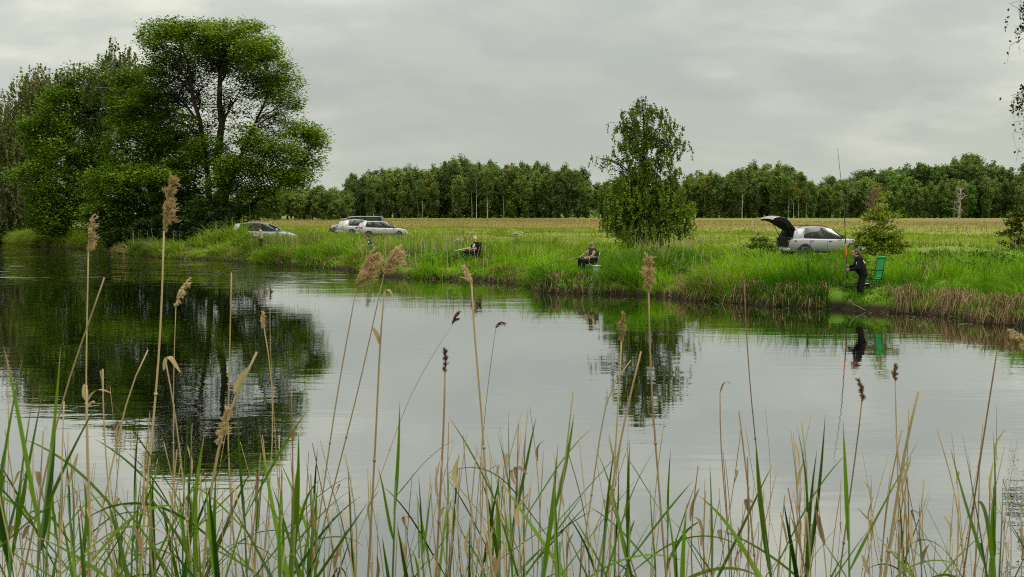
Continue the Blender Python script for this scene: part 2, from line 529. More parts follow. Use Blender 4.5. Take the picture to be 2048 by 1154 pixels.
# ---- river
def water_material():
    m, n, l = mat_new("river_water")
    o = n.new("ShaderNodeOutputMaterial"); b = n.new("ShaderNodeBsdfPrincipled")
    b.inputs["Base Color"].default_value = (0.006, 0.007, 0.004, 1)
    b.inputs["Roughness"].default_value = 0.6
    b.inputs["Specular IOR Level"].default_value = 0.0
    g = n.new("ShaderNodeNewGeometry")

    def noise(scale, sx, sy, detail, off=0.0, rough=0.5, rot=0.0):
        mp = n.new("ShaderNodeMapping"); mp.inputs["Scale"].default_value = (sx, sy, 1); mp.inputs["Location"].default_value = (off, off, 0)
        mp.inputs["Rotation"].default_value = (0, 0, rot)
        l.new(g.outputs["Position"], mp.inputs[0])
        t = n.new("ShaderNodeTexNoise"); t.inputs["Scale"].default_value = scale; t.inputs["Detail"].default_value = detail
        t.inputs["Roughness"].default_value = rough
        l.new(mp.outputs[0], t.inputs["Vector"]); return t.outputs[0]

    def mul(a, c, add=0.0):
        x = n.new("ShaderNodeMath"); x.operation = 'MULTIPLY_ADD'; x.inputs[2].default_value = add
        for i, v in enumerate((a, c)):
            if isinstance(v, float): x.inputs[i].default_value = v
            else: l.new(v, x.inputs[i])
        return x.outputs[0]

    def ramp(f, lo, hi, a=0.0, c=1.0):
        r = n.new("ShaderNodeMapRange"); r.interpolation_type = 'SMOOTHSTEP'
        r.inputs[1].default_value = lo; r.inputs[2].default_value = hi; r.inputs[3].default_value = a; r.inputs[4].default_value = c
        l.new(f, r.inputs[0]); return r.outputs[0]

    sep = n.new("ShaderNodeSeparateXYZ"); l.new(g.outputs["Position"], sep.inputs[0])
    # breeze patch: the open reach upstream (left) is rougher than the sheltered water below the bank
    reach = mul(ramp(sep.outputs[1], 56, 64), ramp(sep.outputs[0], -2.0, -15.0))
    breeze = ramp(noise(0.16, 0.5, 1.3, 4, 4.0, 0.6), 0.36, 0.56)
    cats = mul(ramp(noise(0.05, 1, 2.0, 3, 14.0), 0.50, 0.66), 1.2)
    pa = mul(breeze, reach); pb = mul(pa, 3.0, 0.45)
    ad = n.new("ShaderNodeMath"); ad.operation = 'ADD'; l.new(pb, ad.inputs[0]); l.new(cats, ad.inputs[1])
    amp = ad.outputs[0]
    rip = mul(noise(2.2, 0.42, 1.0, 3, 0.0, 0.55, 0.12), 1.0)
    swell = mul(noise(0.75, 0.38, 1.0, 2, 9.0, 0.5, -0.10), 1.3)
    hsum = n.new("ShaderNodeMath"); hsum.operation = 'ADD'; l.new(rip, hsum.inputs[0]); l.new(swell, hsum.inputs[1])
    h0 = mul(hsum.outputs[0], amp)
    gust = mul(mul(noise(0.9, 0.7, 1.0, 1, 21.0, 0.5, 0.06), pa), 17.0)
    h1 = n.new("ShaderNodeMath"); h1.operation = 'ADD'; l.new(h0, h1.inputs[0]); l.new(gust, h1.inputs[1]); h = h1.outputs[0]
    bp = n.new("ShaderNodeBump"); bp.inputs["Strength"].default_value = 1.0; bp.inputs["Distance"].default_value = WATER_AMP
    l.new(h, bp.inputs["Height"])
    gl = n.new("ShaderNodeBsdfGlossy"); gl.inputs["Roughness"].default_value = 0.01; gl.inputs[0].default_value = (0.96, 0.97, 0.96, 1)
    fr = n.new("ShaderNodeFresnel"); fr.inputs["IOR"].default_value = 1.33
    l.new(bp.outputs[0], gl.inputs["Normal"]); l.new(bp.outputs[0], fr.inputs["Normal"])
    pw = n.new("ShaderNodeMath"); pw.operation = 'POWER'; pw.inputs[1].default_value = 0.41; l.new(fr.outputs[0], pw.inputs[0])
    mx = n.new("ShaderNodeMixShader"); l.new(pw.outputs[0], mx.inputs[0]); l.new(b.outputs[0], mx.inputs[1]); l.new(gl.outputs[0], mx.inputs[2])
    l.new(mx.outputs[0], o.inputs[0])
    return m


WATER_AMP = 0.0045
M['water'] = water_material()
wb = Buf()
wx = np.concatenate([[-3000, -800], np.linspace(-300, 300, 25), [800, 3000]]); wy = np.concatenate([[-3000, -800], np.linspace(-200, 400, 25), [1500, 6000]])
WX, WY = np.meshgrid(wx, wy, indexing='ij'); k_ = len(wy)
ii, jj = np.meshgrid(np.arange(len(wx) - 1), np.arange(len(wy) - 1), indexing='ij')
q = np.stack([ii * k_ + jj, (ii + 1) * k_ + jj, (ii + 1) * k_ + jj + 1, ii * k_ + jj + 1], -1).reshape(-1, 4)
wb.add(np.stack([WX, WY, 0 * WX], -1).reshape(-1, 3), q)
tag(wb.obj("water", M['water']), kind="structure")


# ---- grass (nobody could count it)
def blades(buf, P, H, W, lean, colr, two=True, az=None, tipw=0.15):
    n = len(P)
    az = RNG.random(n) * 2 * math.pi if az is None else az
    la = RNG.random(n) * 2 * math.pi if lean.ndim == 1 else None
    side = np.stack([np.cos(az), np.sin(az), np.zeros(n)], -1) * (W / 2)[:, None]
    L = np.stack([np.cos(la), np.sin(la), np.zeros(n)], -1) * lean[:, None] if la is not None else lean
    up = np.array([0, 0, 1.0])
    tip = P + up * H[:, None] + L * H[:, None]
    if two:
        midp = P + up * (H * 0.6)[:, None] + L * (H * 0.3)[:, None]
        V = np.stack([P - side, P + side, midp - side * 0.8, midp + side * 0.8, tip - side * tipw, tip + side * tipw], 1)
        b = np.arange(n)[:, None] * 6
        Q = np.stack([b + [[0, 1, 3, 2]], b + [[2, 3, 5, 4]]], 1).reshape(-1, 4); k = 6
    else:
        V = np.stack([P - side, P + side, tip + side * tipw * 1.5, tip - side * tipw * 1.5], 1)
        b = np.arange(n)[:, None] * 4
        Q = b + [[0, 1, 2, 3]]; k = 4
    buf.add(V.reshape(-1, 3), Q, np.repeat(colr, k, axis=0))


def pal(c0, c1, f):
    return np.asarray(c0)[None] * (1 - f)[:, None] + np.asarray(c1)[None] * f[:, None]


def scatter(n, d0, d1, t0=-190, t1=-20, p=1.0, margin=1.25):
    t = t0 + (t1 - t0) * RNG.random(n); d = d0 + (d1 - d0) * RNG.random(n) ** p
    s = bank_s(t) + d
    x = t * BT[0] + s * BN[0]; y = t * BT[1] + s * BN[1]
    ok = (np.abs(x) < 0.36 * margin * y + 4) & (y > 25)
    return x[ok], y[ok], d[ok], t[ok]


def grass_colour(x, y, n):
    f1 = fbm(x / 4.5, y / 4.5, 3); f2 = vnoise(x / 1.1, y / 1.1)
    f = np.clip((f1 - 0.32) * 2.6 + 0.35 * (f2 - 0.5) + 0.25 * (RNG.random(n) - 0.5), 0, 1)
    c = pal((0.036, 0.135, 0.006), (0.215, 0.40, 0.014), f)
    warm = np.clip((fbm(x / 9 + 40, y / 9, 3) - 0.5) * 4, 0, 1)[:, None] * 0.45
    c = c * (1 - warm) + np.array([0.28, 0.38, 0.035]) * warm
    far = np.clip((y - 62 - 0.28 * np.abs(x - 5)) / 55, 0, 0.75)[:, None] * np.clip(0.55 + 1.2 * (fbm(x / 12, y / 6 + 9, 3) - 0.4), 0, 1)[:, None]
    c = c * (1 - far) + np.array([0.29, 0.33, 0.05]) * far
    dead = RNG.random(n) < 0.055
    c[dead] = np.array([0.34, 0.26, 0.13]) * (0.7 + 0.6 * RNG.random((dead.sum(), 1)))
    return c


GH = lambda x, y: 0.30 + 1.75 * np.clip((fbm(x / 1.5 + 5, y / 2.2 + 3, 3) - 0.34) * 2.6, 0, 1)      # tussocks

FLAT_SPOTS = []     # (x, y, radius, factor) trampled places where people sit and cars park; filled by the layout below


def trample(x, y, H):
    lo = np.ones_like(H); hi = np.ones_like(H)
    for (a, b, r, f) in FLAT_SPOTS:
        k = np.clip(1 - np.hypot(x - a, y - b) / r, 0, 1)
        v = 1 - (1 - f) * np.clip(k * 2.5, 0, 1)
        lo = np.minimum(lo, v); hi = np.maximum(hi, v)
    return np.maximum(H * hi * lo, np.minimum(H, 0.15))


def build_grass():
    g = Buf()
    for n, d0, d1, p, two, w0, h0, per in ((11500, 0.13, 5.5, 1.25, True, 0.036, 0.50, 14), (12500, 4.0, 26, 1.1, True, 0.042, 0.38, 11), (50000, 0.1, 24, 1.2, True, 0.026, 0.32, 1),
                                           (90000, 22, 75, 1.0, False, 0.05, 0.26, 1)):
        x, y, d, t = scatter(n, d0, d1, p=p)
        m = len(x)
        H = h0 * GH(x, y) * (0.55 + 0.8 * RNG.random(m))
        H = H * np.interp(d, [0, 0.5, 1.2, 3, 14, 30, 75], [0.6, 0.85, 1.0, 1.1, 0.95, 0.7, 0.55])
        c = grass_colour(x, y, m)
        c *= (0.62 + 0.66 * RNG.random((m, 1)))
        if per > 1:                      # tussocks: blades fan out from a common root
            a = RNG.random((m, per)) * 2 * math.pi; q_ = 0.16 * np.sqrt(RNG.random((m, per)))
            X = x[:, None] + np.cos(a) * q_; Yy = y[:, None] + np.sin(a) * q_
            k = (0.15 + 1.05 * RNG.random((m, per)) ** 1.2)
            edge = np.clip(1 - d / 1.4, 0, 1)[:, None]          # tussocks at the brink lean out over the water
            L = np.stack([np.cos(a) * k - BN[0] * 0.8 * edge, np.sin(a) * k - BN[1] * 0.8 * edge, -0.25 * k], -1).reshape(-1, 3)
            H = (H[:, None] * (0.65 + 0.5 * RNG.random((m, per)))).ravel()
            c = (np.repeat(c, per, axis=0)) * (0.8 + 0.4 * RNG.random((m * per, 1)))
            x, y = X.ravel(), Yy.ravel(); m = len(x)
        else:
            L = 0.15 + 0.7 * RNG.random(m)
        z = ground_z(x, y)
        H = trample(x, y, H)
        W = w0 * (0.6 + 0.8 * RNG.random(m)) * np.clip(y / 60, 0.75, 1.6)
        blades(g, np.stack([x, y, z - 0.03], -1), H, W, L, c, two)
    tag(g.obj("bank_grass", M['grass']), "tall lush green grass growing all over the far bank", "grass", kind="stuff")

    # meadow tufts further out: seed heads, hay-coloured and reddish
    g = Buf()
    x, y, d, t = scatter(70000, 60, 210, t0=-330, t1=60, p=1.3)
    m = len(x); z = ground_z(x, y)
    f = fbm(x / 25, y / 9, 3)
    c = pal((0.18, 0.26, 0.03), (0.31, 0.29, 0.07), np.clip((f - 0.3) * 2.5, 0, 1))
    red = (RNG.random(m) < np.interp(y, [130, 170, 260], [0.0, 0.15, 0.5])); c[red] = np.array([0.22, 0.145, 0.06])
    blades(g, np.stack([x, y, z - 0.03], -1), 0.12 + 0.16 * RNG.random(m), 0.07 + 0.06 * RNG.random(m), 0.3 * RNG.random(m), c, False)
    tag(g.obj("meadow_grass", M['grass']), "hay-coloured and reddish meadow grass beyond the parked cars", "grass", kind="stuff")

    # last year's dead grass hanging over the water edge
    g = Buf()
    x, y, d, t = scatter(100000, -0.06, 0.85, p=0.9, t0=-150)
    hang = np.clip((fbm(t / 1.5, t * 0 + 2.2, 3) - 0.52) * 7, 0, 1) * np.interp(y, [38, 52, 60, 95], [1.0, 0.8, 0.45, 0.35])
    mound = np.zeros(len(t))
    for px, py, w in ((1775, 626, .55), (1890, 633, .5), (1478, 606, .35), (1408, 601, .22), (1556, 612, .3), (1985, 648, .35), (1625, 616, .2)):
        q0 = onz(px, py, 0.0); mound = np.maximum(mound, np.exp(-((t - (q0.x * BT[0] + q0.y * BT[1])) / w) ** 2))
    ok = (RNG.random(len(x)) < hang * 0.12 + 0.02 + 0.40 * mound) & ~((np.abs(x - at(1716, 600, 44).x) < 0.75) & (y > 41) & (y < 48))
    x, y, d, t = x[ok], y[ok], d[ok], t[ok]; m = len(x)
    z = ground_z(x, y)
    root = np.stack([x, y, np.maximum(z, 0.0) + 0.02 + 0.24 * RNG.random(m)], -1)
    out = -(0.02 + 0.42 * RNG.random(m))
    drop = 0.10 + 0.35 * RNG.random(m)
    sway = 0.75 * (RNG.random(m) - 0.5)
    dirn = np.stack([BN[0] * out + BT[0] * sway, BN[1] * out + BT[1] * sway, 0 * out], -1)
    midp = root + dirn * 0.45 + np.array([0, 0, 1.0]) * (0.05 + 0.16 * RNG.random(m))[:, None]
    tip = root + dirn * 0.9 - np.array([0, 0, 1.0]) * drop[:, None]; tip[:, 2] = np.maximum(tip[:, 2], 0.012)
    az = RNG.random(m) * 6.28; w = 0.005 + 0.006 * RNG.random(m)
    sd = np.stack([np.cos(az), np.sin(az), 0.4 * np.sin(az * 3)], -1) * w[:, None]
    V = np.stack([root - sd, root + sd, midp - sd, midp + sd, tip - sd * 0.3, tip + sd * 0.3], 1)
    b = np.arange(m)[:, None] * 6
    Q = np.stack([b + [[0, 1, 3, 2]], b + [[2, 3, 5, 4]]], 1).reshape(-1, 4)
    c = pal((0.12, 0.075, 0.04), (0.40, 0.29, 0.155), RNG.random(m))
    g.add(V.reshape(-1, 3), Q, np.repeat(c, 6, axis=0))
    tag(g.obj("dead_grass", M['dry']), "tan dead grass hanging from the far bank over the water", "dead grass", kind="stuff")

    # pale dry stalks standing in the bank grass
    g = Buf()
    for (px, py, n, rx, ry) in ((730, 500, 70, 3.5, 3), (800, 505, 150, 3.5, 4), (850, 510, 130, 3, 4), (700, 525, 60, 3, 2), (1360, 485, 130, 2.2, 4),
                                (1330, 500, 70, 2, 3), (1120, 480, 90, 4, 5), (590, 490, 100, 2.5, 2.5), (1950, 520, 60, 3, 4), (1040, 515, 50, 3, 3),
                                (160, 478, 140, 5, 3), (260, 485, 60, 3, 3), (1420, 540, 40, 3, 3), (905, 478, 60, 4, 4)):
        c0 = onz(px, py + 14, 0.65)
        x = c0.x + RNG.normal(0, rx / 2, n); y = c0.y + RNG.normal(0, ry, n)
        ok = (x * BN[0] + y * BN[1] - bank_s(x * BT[0] + y * BT[1])) > 0.3
        x, y = x[ok], y[ok]; m = len(x)
        H = 0.7 + 0.65 * RNG.random(m)
        cc = pal((0.34, 0.27, 0.13), (0.50, 0.44, 0.26), RNG.random(m))
        blades(g, np.stack([x, y, ground_z(x, y)], -1), H, 0.014 + 0.012 * RNG.random(m), 0.22 * RNG.random(m), cc, True, tipw=0.8)
    tag(g.obj("dry_stalks", M['dry']), "pale dry stalks standing up out of the far bank grass", "dry stalks", kind="stuff")

    # floating weed and fallen bits close under the bank
    g = Buf()
    x, y, d, t = scatter(900, -2.4, -0.2, p=0.6, t0=-110)
    ok = fbm(x / 2.5, y / 2.5, 3) > 0.52; x, y = x[ok], y[ok]
    for a, b_ in zip(x, y):
        r = 0.02 + 0.05 * RNG.random(); w = RNG.random() * 3.14
        u = np.array([math.cos(w), math.sin(w), 0]) * r; v = np.array([-math.sin(w), math.cos(w), 0]) * r * 0.6
        p0 = np.array([a, b_, 0.006])
        g.add([p0 - u, p0 - v, p0 + u, p0 + v], [[0, 1, 2, 3]], pal((0.13, 0.15, 0.05), (0.36, 0.36, 0.22), np.array([RNG.random()]))[0])
    tag(g.obj("floating_weed", M['dry']), "small bits of weed floating on the water under the bank", "floating weed", kind="stuff")
# ================================================================== TREES
def leaves(buf, C, size, ca, cb, up=0.5, f=None, rng=RNG):
    """one folded leaf-shaped quad at every point of C"""
    n = len(C)
    nrm = rng.normal(0, 1, (n, 3)); nrm[:, 2] = np.abs(nrm[:, 2]) + up * 2; nrm /= np.linalg.norm(nrm, axis=1)[:, None]
    a = rng.normal(0, 1, (n, 3)); a -= nrm * (a * nrm).sum(1)[:, None]; a /= np.linalg.norm(a, axis=1)[:, None] + 1e-9
    b = np.cross(nrm, a)
    s = size * (0.6 + 0.8 * rng.random(n))
    u = a * (s * 0.62)[:, None]; v = b * (s * 0.40)[:, None]; k = nrm * (s * 0.12)[:, None]
    V = np.stack([C - u, C - v + k, C + u * 1.0, C + v + k], 1).reshape(-1, 3)
    Q = np.arange(n)[:, None] * 4 + [[0, 1, 2, 3]]
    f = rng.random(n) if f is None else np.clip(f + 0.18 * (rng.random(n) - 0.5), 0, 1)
    buf.add(V, Q, np.repeat(pal(ca, cb, f), 4, axis=0))


def bez(p0, p1, sag, n=6, rng=RNG, wob=0.03):
    p0 = np.asarray(p0, float); p1 = np.asarray(p1, float)
    t = np.linspace(0, 1, n)[:, None]
    L = np.linalg.norm(p1 - p0)
    P = p0 * (1 - t) + p1 * t + np.array([0, 0, sag])[None] * (4 * t * (1 - t))
    P[1:-1] += rng.normal(0, wob * L, (n - 2, 3))
    return P


def tree_mesh(lobes, trunks, leaf_n, leaf_size, ca, cb, style="broad", clump=0.9, trunk_mat=None, seed=1, twig=0.6, flat=0.22, per_clump=55, up=0.5, name="tree", leaf_mat=None, spur=0):
    """lobes: (x, y, z, rx, ry, rz, weight, brightness) ; trunks: list of (points, r0, r1). Returns (wood mesh, crown mesh)"""
    rng = np.random.default_rng(seed)
    wood = Buf(); crown = Buf()
    allp = []
    for (P, r0, r1) in trunks:
        P = np.asarray(P, float)
        t = np.linspace(0, 1, 14); src = np.linspace(0, 1, len(P))
        PP = np.stack([np.interp(t, src, P[:, i]) for i in range(3)], -1)
        PP[1:-1] += rng.normal(0, r0 * 0.25, (12, 3))
        rr = r0 + (r1 - r0) * t ** 0.8; rr[0] *= 1.5; rr[1] *= 1.12
        wood.tube(PP, rr, 8)
        allp.append((PP, rr))
    if spur:            # ragged sprays that stick out of the rounded masses
        extra = []
        for l in lobes:
            for _ in range(spur):
                d = rng.normal(0, 1, 3); d[2] *= 0.8; d /= np.linalg.norm(d)
                k = rng.uniform(0.26, 0.44)
                extra.append((l[0] + d[0] * l[3] * 1.08, l[1] + d[1] * l[4] * 1.08, l[2] + d[2] * l[5] * 1.08, l[3] * k * 1.3, l[4] * k * 1.3, l[5] * k, l[6] * 0.75, min(1, l[7] + rng.uniform(-.2, .2))))
        lobes = list(lobes) + extra
    vol = np.array([l[6] * (l[3] * l[4] * l[5]) ** 0.62 for l in lobes]); vol = vol / vol.sum()
    for li, l in enumerate(lobes):
        c = np.array(l[:3]); rad = np.array(l[3:6]); w = l[6]; br = l[7]  # br tones each lobe; darker low lobes paint shade into the leaves
        n_leaf = int(leaf_n * vol[li])
        n_cl = max(4, int(n_leaf / per_clump))
        d = rng.normal(0, 1, (n_cl, 3)); d /= np.linalg.norm(d, axis=1)[:, None]
        rr_ = (0.25 + 0.85 * rng.random(n_cl) ** 0.5)[:, None]
        K = c + d * rr_ * rad
        # limb from the nearest suitable trunk point
        best = None
        for (PP, rr) in allp:
            dz = np.linalg.norm(PP - c, axis=1) + np.where(PP[:, 2] > c[2] - 0.25 * np.linalg.norm(PP[:, :2] - c[:2], axis=1), 4.0, 0.0)
            dz[:2] += 3
            i = int(np.argmin(dz))
            if best is None or dz[i] < best[0]: best = (dz[i], PP[i], rr[i])
        r_l = min(best[2] * 0.62, 0.045 + 0.035 * np.linalg.norm(c - best[1]))
        limb = bez(best[1], c, 0.03 * np.linalg.norm(c - best[1]), 8, rng, 0.025)
        wood.tube(limb, np.linspace(r_l, r_l * 0.35, 8), 6)
        sel = rng.random(n_cl) < twig
        for k in K[sel][:70]:
            j = rng.integers(3, 8)
            tw = bez(limb[j], k, 0.06 * np.linalg.norm(k - limb[j]), 5, rng, 0.05)
            r0 = r_l * 0.32
            wood.tube(tw, np.linspace(max(r0, 0.012), 0.006, 5), 4)
        per = max(1, n_leaf // n_cl)
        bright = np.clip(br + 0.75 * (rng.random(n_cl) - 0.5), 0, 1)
        if style == "broad":
            off = np.clip(rng.normal(0, 1, (n_cl, per, 3)), -1.7, 1.7) * clump * np.array([0.55, 0.55, flat]) * (0.7 + 0.6 * rng.random((n_cl, 1, 1)))
            off[..., 2] -= 0.18 * (off[..., 0] ** 2 + off[..., 1] ** 2) / clump
            P = (K[:, None, :] + off).reshape(-1, 3)
            leaves(crown, P, leaf_size, ca, cb, up, np.repeat(bright, per), rng)
        else:   # drooping strands
            n_st = max(2, per // 13)
            st = K[:, None, :] + rng.normal(0, 1, (n_cl, n_st, 3)) * clump * np.array([0.5, 0.5, 0.3])
            ln = clump * (0.5 + 1.1 * rng.random((n_cl, n_st)))
            m = per // n_st + 1
            tt = rng.random((n_cl, n_st, m))
            sw = rng.normal(0, 0.16, (n_cl, n_st, 1, 3)); sw[..., 2] = 0
            P = st[:, :, None, :] + sw * tt[..., None] * ln[..., None, None] + rng.normal(0, 0.045, (n_cl, n_st, m, 3))
            P[..., 2] -= tt * ln[..., None]
            leaves(crown, P.reshape(-1, 3), leaf_size, ca, cb, -0.2, np.repeat(bright, n_st * m), rng)
            for a in range(n_cl):
                for b_ in range(0, n_st, 2):
                    p0 = st[a, b_]; p1 = p0 + sw[a, b_, 0] * ln[a, b_] - np.array([0, 0, ln[a, b_]])
                    wood.tube(np.array([K[a], p0 + [0, 0, 0.05], p1]), [0.010, 0.008, 0.004], 4, cap=False)
    return wood.mesh(name + "_trunk", trunk_mat or M['bark'], True), crown.mesh(name + "_crown", leaf_mat or M['leaf'])


def lobes_px(Ls, Y, base):
    """lobes given as photo pixels (x, y, half width, half height, weight, brightness, depth offset) around a tree standing at distance Y"""
    out = []
    for L in Ls:
        px, py, rx, ry = L[:4]; w = L[4] if len(L) > 4 else 1.0; br = L[5] if len(L) > 5 else 0.5; dy = L[6] if len(L) > 6 else 0.0
        p = at(px, py, Y + dy); k = (Y + dy) / F_PX
        out.append((p.x - base.x, p.y - base.y, p.z - base.z, rx * k, max(rx, 0.8 * ry) * k * 0.9, ry * k, w, br))
    return out


def trunk_px(pts, Y, base):
    return [tuple(at(a, b, Y) - base + Vector((0, 0, 0))) for a, b in pts]


def plant_tree(name, label, cat, px, Y, Ls, trunks, leaf_n, leaf_size, ca, cb, group=None, **kw):
    x = at(px, 480, Y).x
    base = Vector((x, Y, gz(x, Y)))
    tr = []
    for pts, r0, r1 in trunks:
        T = trunk_px(pts, Y, base); T[0] = (T[0][0], T[0][1], -0.25); tr.append((T, r0, r1))
    wm, cm = tree_mesh(lobes_px(Ls, Y, base), tr, leaf_n, leaf_size, ca, cb, name=name, **kw)
    e = empty(name, base, 0, label, cat, group)
    link("trunk", wm, e); link("crown", cm, e)
    return e


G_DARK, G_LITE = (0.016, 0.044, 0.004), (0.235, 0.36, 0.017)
# the big spreading tree at the water's edge
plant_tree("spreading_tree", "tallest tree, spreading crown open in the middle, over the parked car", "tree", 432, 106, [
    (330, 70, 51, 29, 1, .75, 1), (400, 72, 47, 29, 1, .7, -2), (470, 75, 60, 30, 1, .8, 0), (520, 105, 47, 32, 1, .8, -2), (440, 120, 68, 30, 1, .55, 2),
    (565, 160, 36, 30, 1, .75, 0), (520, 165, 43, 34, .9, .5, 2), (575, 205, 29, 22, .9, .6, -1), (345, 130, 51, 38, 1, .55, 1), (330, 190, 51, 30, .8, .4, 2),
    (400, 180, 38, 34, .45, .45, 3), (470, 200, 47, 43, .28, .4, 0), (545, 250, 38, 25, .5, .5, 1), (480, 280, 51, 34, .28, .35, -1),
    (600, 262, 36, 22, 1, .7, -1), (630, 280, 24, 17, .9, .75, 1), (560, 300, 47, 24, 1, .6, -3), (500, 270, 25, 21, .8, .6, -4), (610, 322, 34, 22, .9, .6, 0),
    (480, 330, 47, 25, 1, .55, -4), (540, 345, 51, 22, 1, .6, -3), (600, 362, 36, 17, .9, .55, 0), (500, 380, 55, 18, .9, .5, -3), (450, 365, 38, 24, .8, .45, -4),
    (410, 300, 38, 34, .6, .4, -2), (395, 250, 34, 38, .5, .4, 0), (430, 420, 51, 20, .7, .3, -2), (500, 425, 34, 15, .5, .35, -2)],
    [([(432, 512), (436, 400), (436, 290), (440, 190), (450, 100)], 0.55, 0.10), ([(428, 512), (420, 400), (405, 260), (380, 140), (360, 80)], 0.34, 0.06),
     ([(438, 500), (455, 380), (500, 270), (545, 170)], 0.28, 0.05), ([(440, 500), (480, 420), (545, 385), (610, 330)], 0.24, 0.05)],
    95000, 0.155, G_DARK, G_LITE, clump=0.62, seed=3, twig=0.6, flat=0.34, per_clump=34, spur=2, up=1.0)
plant_tree("leafy_tree", "dense bright green tree beside the water, left of the spreading tree", "tree", 290, 112, [
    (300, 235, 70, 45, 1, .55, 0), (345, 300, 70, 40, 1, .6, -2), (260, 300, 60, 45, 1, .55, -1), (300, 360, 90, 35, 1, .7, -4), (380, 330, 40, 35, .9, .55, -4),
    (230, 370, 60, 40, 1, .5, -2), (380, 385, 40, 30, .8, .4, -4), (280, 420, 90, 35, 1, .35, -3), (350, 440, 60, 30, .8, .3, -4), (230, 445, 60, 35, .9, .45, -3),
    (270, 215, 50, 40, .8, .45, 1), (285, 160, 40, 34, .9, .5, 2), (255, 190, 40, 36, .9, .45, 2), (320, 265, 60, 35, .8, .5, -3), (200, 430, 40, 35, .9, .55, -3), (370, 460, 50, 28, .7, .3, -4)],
    [([(300, 505), (298, 380), (300, 250), (300, 200)], 0.38, 0.06), ([(290, 505), (250, 400), (245, 300)], 0.25, 0.05)],
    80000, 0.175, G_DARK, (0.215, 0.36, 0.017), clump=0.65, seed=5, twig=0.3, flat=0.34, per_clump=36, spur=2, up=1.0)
plant_tree("maple_tree", "rounded bright green tree reaching down to the bank at far left", "tree", 130, 122, [
    (160, 170, 60, 35, 1, .5, 0), (130, 220, 60, 40, 1, .55, -1), (200, 230, 60, 50, 1, .45, 0), (95, 280, 50, 40, 1, .6, -1), (150, 300, 60, 45, 1, .6, -3),
    (90, 350, 45, 40, 1, .65, -2), (150, 370, 55, 40, 1, .6, -4), (80, 400, 40, 35, 1, .6, -2), (130, 425, 55, 35, 1, .6, -4), (190, 330, 50, 50, .9, .45, -1),
    (90, 440, 40, 25, .9, .5, -3), (185, 400, 40, 40, .8, .4, -2), (215, 170, 45, 40, .9, .45, 1)],
    [([(130, 497), (132, 380), (140, 260), (160, 170)], 0.34, 0.05)],
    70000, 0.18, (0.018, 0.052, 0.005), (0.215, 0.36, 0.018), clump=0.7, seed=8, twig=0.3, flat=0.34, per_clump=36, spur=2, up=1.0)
plant_tree("thin_birch", "thin-topped birch whose sparse tip rises left of the spreading tree", "tree", 232, 118, [
    (235, 130, 38, 30, .8, .5, 0), (218, 95, 18, 24, .35, .5, 0), (262, 125, 28, 20, .5, .5, 1), (200, 160, 40, 30, .8, .45, 0), (245, 170, 45, 30, 1, .4, 0),
    (150, 150, 28, 26, .5, .45, 3), (225, 240, 45, 40, 1, .4, 2)],
    [([(232, 500), (232, 300), (228, 150), (220, 72)], 0.2, 0.02)],
    9000, 0.18, (0.05, 0.075, 0.014), (0.19, 0.235, 0.045), style="droop", clump=0.9, seed=12, twig=0.5, trunk_mat=M['birch'])
plant_tree("willow_tree", "olive willow with hanging foliage behind the bright tree at left edge", "tree", 62, 140, [
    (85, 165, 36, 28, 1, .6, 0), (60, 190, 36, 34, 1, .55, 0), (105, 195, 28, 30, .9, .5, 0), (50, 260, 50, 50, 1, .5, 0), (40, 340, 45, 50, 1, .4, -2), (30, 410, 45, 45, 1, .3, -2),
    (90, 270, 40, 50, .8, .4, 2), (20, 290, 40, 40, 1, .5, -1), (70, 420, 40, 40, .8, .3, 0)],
    [([(62, 492), (64, 350), (70, 200), (80, 160)], 0.35, 0.04)],
    36000, 0.20, (0.06, 0.075, 0.022), (0.23, 0.25, 0.075), style="droop", clump=1.7, seed=14, twig=0.2)
plant_tree("willow_tree", "olive willow cut off by the left edge of the picture", "tree", -40, 150, [
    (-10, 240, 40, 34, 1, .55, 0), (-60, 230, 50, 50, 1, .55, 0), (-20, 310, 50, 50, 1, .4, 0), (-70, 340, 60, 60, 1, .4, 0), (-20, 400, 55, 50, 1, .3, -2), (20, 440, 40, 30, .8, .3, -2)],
    [([(-40, 488), (-38, 350), (-40, 240)], 0.4, 0.05)],
    24000, 0.22, (0.06, 0.075, 0.022), (0.23, 0.25, 0.075), style="droop", clump=1.7, seed=15, twig=0.2)
# dark undergrowth bushes at the foot of the big trees
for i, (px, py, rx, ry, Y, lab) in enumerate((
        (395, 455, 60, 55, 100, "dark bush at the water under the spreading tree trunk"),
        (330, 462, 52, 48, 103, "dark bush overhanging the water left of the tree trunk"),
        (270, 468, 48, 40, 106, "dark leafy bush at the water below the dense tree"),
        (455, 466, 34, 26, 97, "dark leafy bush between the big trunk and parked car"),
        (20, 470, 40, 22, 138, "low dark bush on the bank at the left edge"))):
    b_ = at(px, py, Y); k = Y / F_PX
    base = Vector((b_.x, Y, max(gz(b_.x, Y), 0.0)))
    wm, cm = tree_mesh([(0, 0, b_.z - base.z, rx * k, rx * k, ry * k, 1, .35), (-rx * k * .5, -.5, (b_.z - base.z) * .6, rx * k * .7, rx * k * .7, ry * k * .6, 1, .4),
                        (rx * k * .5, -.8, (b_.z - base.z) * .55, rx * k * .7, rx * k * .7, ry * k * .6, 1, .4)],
                       [([(0, 0, -0.2), (0.1, 0, b_.z - base.z)], 0.12, 0.03)], 7000, 0.2, (0.010, 0.026, 0.005), (0.045, 0.085, 0.014), clump=0.6, seed=30 + i, twig=0.3, name="bush")  # leaf colours darkened to paint in the shade beneath the crowns
    e = empty("bush", base, 0, lab, "bush", "bushes under the big trees"); link("stem", wm, e); link("foliage", cm, e)

